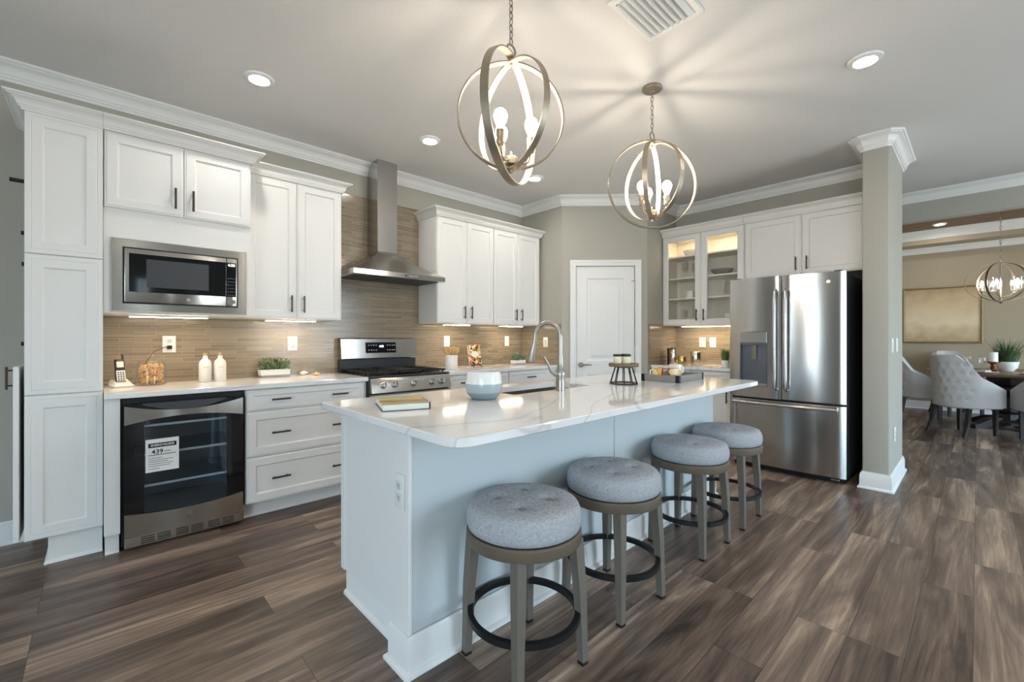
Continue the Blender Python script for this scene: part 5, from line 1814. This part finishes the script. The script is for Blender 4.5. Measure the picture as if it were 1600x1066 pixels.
def make_chair():
    t = thing('dining_chair', '', 'chair')
    # local: seat faces +y, back at -y
    m = MB()
    n, kz = 64, 26
    def shape(u):
        a = PI + PI * u              # from one wing round the back to the other
        s_ = abs(2 * u - 1)          # 1 at the wings, 0 behind
        top = 1.0 - .42 * max(0, (s_ - .35) / .65) ** 1.3
        px, py = .29 * math.cos(a), .30 * math.sin(a)
        if s_ > .8:
            py += (s_ - .8) * 1.1
        return a, s_, top, px, py, .084 * (1 - s_)
    tufts = []
    for r_ in range(5):
        for i in range(7):
            u = .20 + .60 * (i + .5 * (r_ % 2)) / 6.5
            z = .47 + r_ * .105
            if u < .81 and z < shape(u)[2] - .04:
                tufts.append((u, z))
    rings = []
    for i in range(n + 1):
        u = i / n
        a, s_, top, px, py, lean = shape(u)
        nx_, ny_ = math.cos(a), math.sin(a)
        ring = []
        for k in range(kz + 1):
            f = k / kz
            z = .36 + (top - .36) * f
            dent = sum(math.exp(-(((u - tu) * .92) ** 2 + (z - tz) ** 2) / .026 ** 2) for tu, tz in tufts) * .016
            ring.append((px - nx_ * dent, py - ny_ * dent - lean * f, z))
        for k in range(8, -1, -1):
            f = k / 8
            z = .36 + (top - .36) * f
            ring.append((px - .055 * nx_, py - .055 * ny_ - lean * f, z + (.012 if k == 8 else 0)))
        rings.append(ring)
    m.loops(rings, cap0=True, cap1=True)
    bk = m.build('backrest', 'linen', t, smooth=60)
    for tu, tz in tufts:
        a, s_, top, px, py, lean = shape(tu)
        f = (tz - .36) / (top - .36)
        MB().ball((px - math.cos(a) * .013, py - math.sin(a) * .013 - lean * f, tz), .009, 8).build('tuft_button', 'linen', bk)
    m = MB()
    pts = [(.285 * math.cos(PI + PI * i / 20), .30 * math.sin(PI + PI * i / 20)) for i in range(21)]
    poly = [(x * .9, y * .9) for x, y in pts] + [(.27, .22), (.24, .27), (-.24, .27), (-.27, .22)]
    m.prism(poly, .34, .47, .02)
    m.build('seat', 'linen', t, smooth=40)
    for sx in (-1, 1):
        for sy, sp in ((-1, .09), (1, .0)):
            m = MB()
            x_, y_ = sx * .20, sy * .19
            rings = []
            for z, k, h_ in ((.345, 0, .022), (.15, .3, .019), (0, 1, .015)):
                cx_, cy_ = x_ + sx * sp * .2 * k, y_ + sy * sp * k
                rings.append([(cx_ - h_, cy_ - h_, z), (cx_ + h_, cy_ - h_, z), (cx_ + h_, cy_ + h_, z), (cx_ - h_, cy_ + h_, z)])
            m.loops(rings, cap0=True, cap1=True)
            m.build('leg', 'darkwood', t, smooth=0)
    return t
CH = make_chair()
def face(x, y):      # rotation that makes local +y point at the table centre
    return math.atan2(TCY - y, TCX - x) - PI / 2
for i, (x, y, rz, lab) in enumerate(((8.10, .12, math.atan2(-.60, .80) - PI / 2, 'tufted grey dining chair with its back to the kitchen'),
                                 (8.92, .57, face(8.92, .57), 'pale upholstered dining chair beside the wing wall, at the near side of the painting'),
                                 (9.93, .22, face(9.93, .22), 'dining chair behind the table, below the painting'),
                                 (8.06, -.62, face(8.06, -.62), 'dining chair partly out of view at the table edge'))):
    c_ = CH if i == 0 else copy_tree(CH)
    c_.location = (x, y, 0)
    c_.rotation_euler = (0, 0, rz)
    tag(c_, lab, 'chair', 'upholstered chairs round the dining table')

PNT = thing('painting', 'large framed abstract tan painting on the dining wall', 'painting', (DFX - .002, .424, 1.615), ROTF)
pw_, ph_ = .485, .475
m = MB()
rr = []
for i, d in ((.03, -.012), (.0, -.0), (0, -.035), (.012, -.04), (.026, -.034), (.03, -.02), (.03, -.012)):
    rr.append([(-pw_ + i, d, -ph_ + i), (pw_ - i, d, -ph_ + i), (pw_ - i, d, ph_ - i), (-pw_ + i, d, ph_ - i)])
m.loops(rr)
m.build('frame', pmat('aged_gilt', lin(142, 124, 92), .45, .4, noise=.15), PNT, smooth=0)
MB().box(-pw_ + .03, pw_ - .03, -.018, -.001, -ph_ + .03, ph_ - .03).build('canvas', ramp_mat('abstract_wash', 'Z', [(-.5, lin(214, 196, 164)), (-.2, lin(184, 160, 122)), (0.1, lin(222, 206, 176)), (.4, lin(206, 184, 150)), (.75, lin(164, 140, 108))], .7, noise=.45, nscale=5), PNT, smooth=0)

TZ = .7682
PP = thing('potted_plant', 'spiky green plant in a white bowl on the dining table', 'plant', (TCX + .12, TCY + .02, TZ))
MB().lathe([(0, 0), (.06, 0), (.10, .05), (.115, .13), (.108, .13), (.09, .06), (0, .05)], 28).build('pot', 'ceramic', PP)
m = MB()
for k in range(150):
    a = random.random() * 2 * PI
    r0 = .07 * math.sqrt(random.random())
    r1 = r0 + random.uniform(.02, .22)
    hh = random.uniform(.2, .42)
    ca, sa = math.cos(a), math.sin(a)
    w_ = .005
    v = [m.v(p) for p in ((r0 * ca - w_ * sa, r0 * sa + w_ * ca, .06), (r0 * ca + w_ * sa, r0 * sa - w_ * ca, .06), ((r0 + (r1 - r0) * .4) * ca + w_ * sa, (r0 + (r1 - r0) * .4) * sa - w_ * ca, .06 + hh * .65), ((r0 + (r1 - r0) * .4) * ca - w_ * sa, (r0 + (r1 - r0) * .4) * sa + w_ * ca, .06 + hh * .65), (r1 * ca, r1 * sa, .06 + hh))]
    m.f(v[:4])
    m.f([v[3], v[2], v[4]])
m.build('blades', pmat('dark_blade_green', lin(58, 84, 46), .5, noise=.3, nscale=40), PP, smooth=0)
CD = thing('candle_holder', 'white pillar candle on a glass and copper stand on the dining table', 'candle', (TCX - .12, TCY + .16, TZ))
MB().lathe([(0, 0), (.06, 0), (.05, .012), (.018, .03), (.028, .06), (.014, .085), (.03, .11), (.075, .122), (.078, .135), (0, .135)], 24).build('stand', pmat('copper', lin(190, 130, 96), .2, 1.0, noise=.05), CD)
MB().lathe([(0, .1352), (.052, .1352), (.052, .262), (0, .258)], 24).build('candle', 'matceramic', CD)
def setting(a, lab1, lab2):
    x, y = TCX + .58 * math.cos(a), TCY + .58 * math.sin(a)
    p = MB().lathe([(0, 0), (.09, 0), (.14, .012), (.14, .016), (.09, .006), (0, .005)], 28).build('plate', 'ceramic')
    p.location = (x, y, TZ)
    tag(p, lab1, 'plate', 'plates on the dining table')
    b_ = MB().box(-.07, .07, -.05, .05, 0, .03, .01, 2).build('napkin', 'linen')
    b_.location = (x, y, TZ + .0062)
    b_.rotation_euler = (0, 0, a)
    tag(b_, lab2, 'napkin', 'folded napkins on the dining table')
setting(math.atan2(.42, -.9), 'white plate in front of the tufted chair backing the kitchen', 'folded napkin in front of the tufted chair backing the kitchen')
setting(math.atan2(.8, -.1), 'white plate at the place beside the wing wall', 'folded napkin at the place beside the wing wall')
setting(math.atan2(-.33, -.92), 'white plate at the picture-edge side of the table', 'folded napkin at the picture-edge side of the table')
for a, lab in ((2.45, 'wine glass on the dining table beside the tufted chair'), (1.3, 'wine glass on the dining table beside the wing wall place')):
    o = MB().lathe([(0, 0), (.034, 0), (.006, .008), (.005, .08), (.03, .10), (.04, .13), (.034, .19), (.032, .19), (.037, .13), (0, .1)], 20).build('wine_glass', 'glass', smooth=60)
    o.location = (TCX + .40 * math.cos(a), TCY + .40 * math.sin(a), TZ)
    tag(o, lab, 'wine glass')

DC = thing('chandelier', 'oval hooped chandelier with candle lamps over the dining table', 'chandelier', (8.72, -.21, TRAYZ))
zc_ = 1.965 - TRAYZ
MB().lathe([(0, -.03), (.02, -.028), (.05, -.012), (.055, 0)], 24).build('canopy', 'nickel', DC)
chain(DC, zc_ + .27, -.03, .05, 'nickel', .003)
def oval(name, rx, rz, phi, tiltx=0.0):
    m = MB().at(0, 0, zc_, (tiltx, 0, phi))
    rings = []
    for i in range(61):
        a = 2 * PI * i / 60
        rings.append([((rx + q) * math.cos(a), w_, (rz + q) * math.sin(a)) for q, w_ in ((0, -.012), (0, .012), (-.008, .012), (-.008, -.012))])
    m.loops(rings)
    m.build(name, 'antique', DC, smooth=40)
oval('hoop', .345, .262, BASEANG + .35)
oval('hoop', .345, .258, BASEANG - .6)
oval('hoop', .345, .254, BASEANG - 1.7)
MB().lathe([(0, zc_ - .29), (.014, zc_ - .275), (.03, zc_ - .25), (.012, zc_ - .22), (.008, zc_ + .27), (0, zc_ + .275)], 16).build('stem', 'nickel', DC)
for k in range(5):
    a = .4 + k * 2 * PI / 5
    ca, sa = math.cos(a), math.sin(a)
    am = MB().tube([(0, 0, zc_ - .2), (ca * .08, sa * .08, zc_ - .19), (ca * .16, sa * .16, zc_ - .15), (ca * .17, sa * .17, zc_ - .10)], .006, 8).build('arm', 'nickel', DC, smooth=60)
    MB().lathe([(0, -.01), (.035, -.004), (.035, 0), (.013, .002), (.012, .07), (0, .07)], 16, ca * .17, sa * .17, zc_ - .10).build('candle_sleeve', 'matceramic', am)
    MB().lathe([(.008, .07), (.017, .09), (.012, .115), (0, .135)], 12, ca * .17, sa * .17, zc_ - .10).build('bulb', 'bulb', am, smooth=60)
    MB().lathe([(.045, .0), (.046, .15), (.044, .15), (.043, .0)], 20, ca * .17, sa * .17, zc_ - .10).build('glass_shade', 'glass', am, smooth=60)
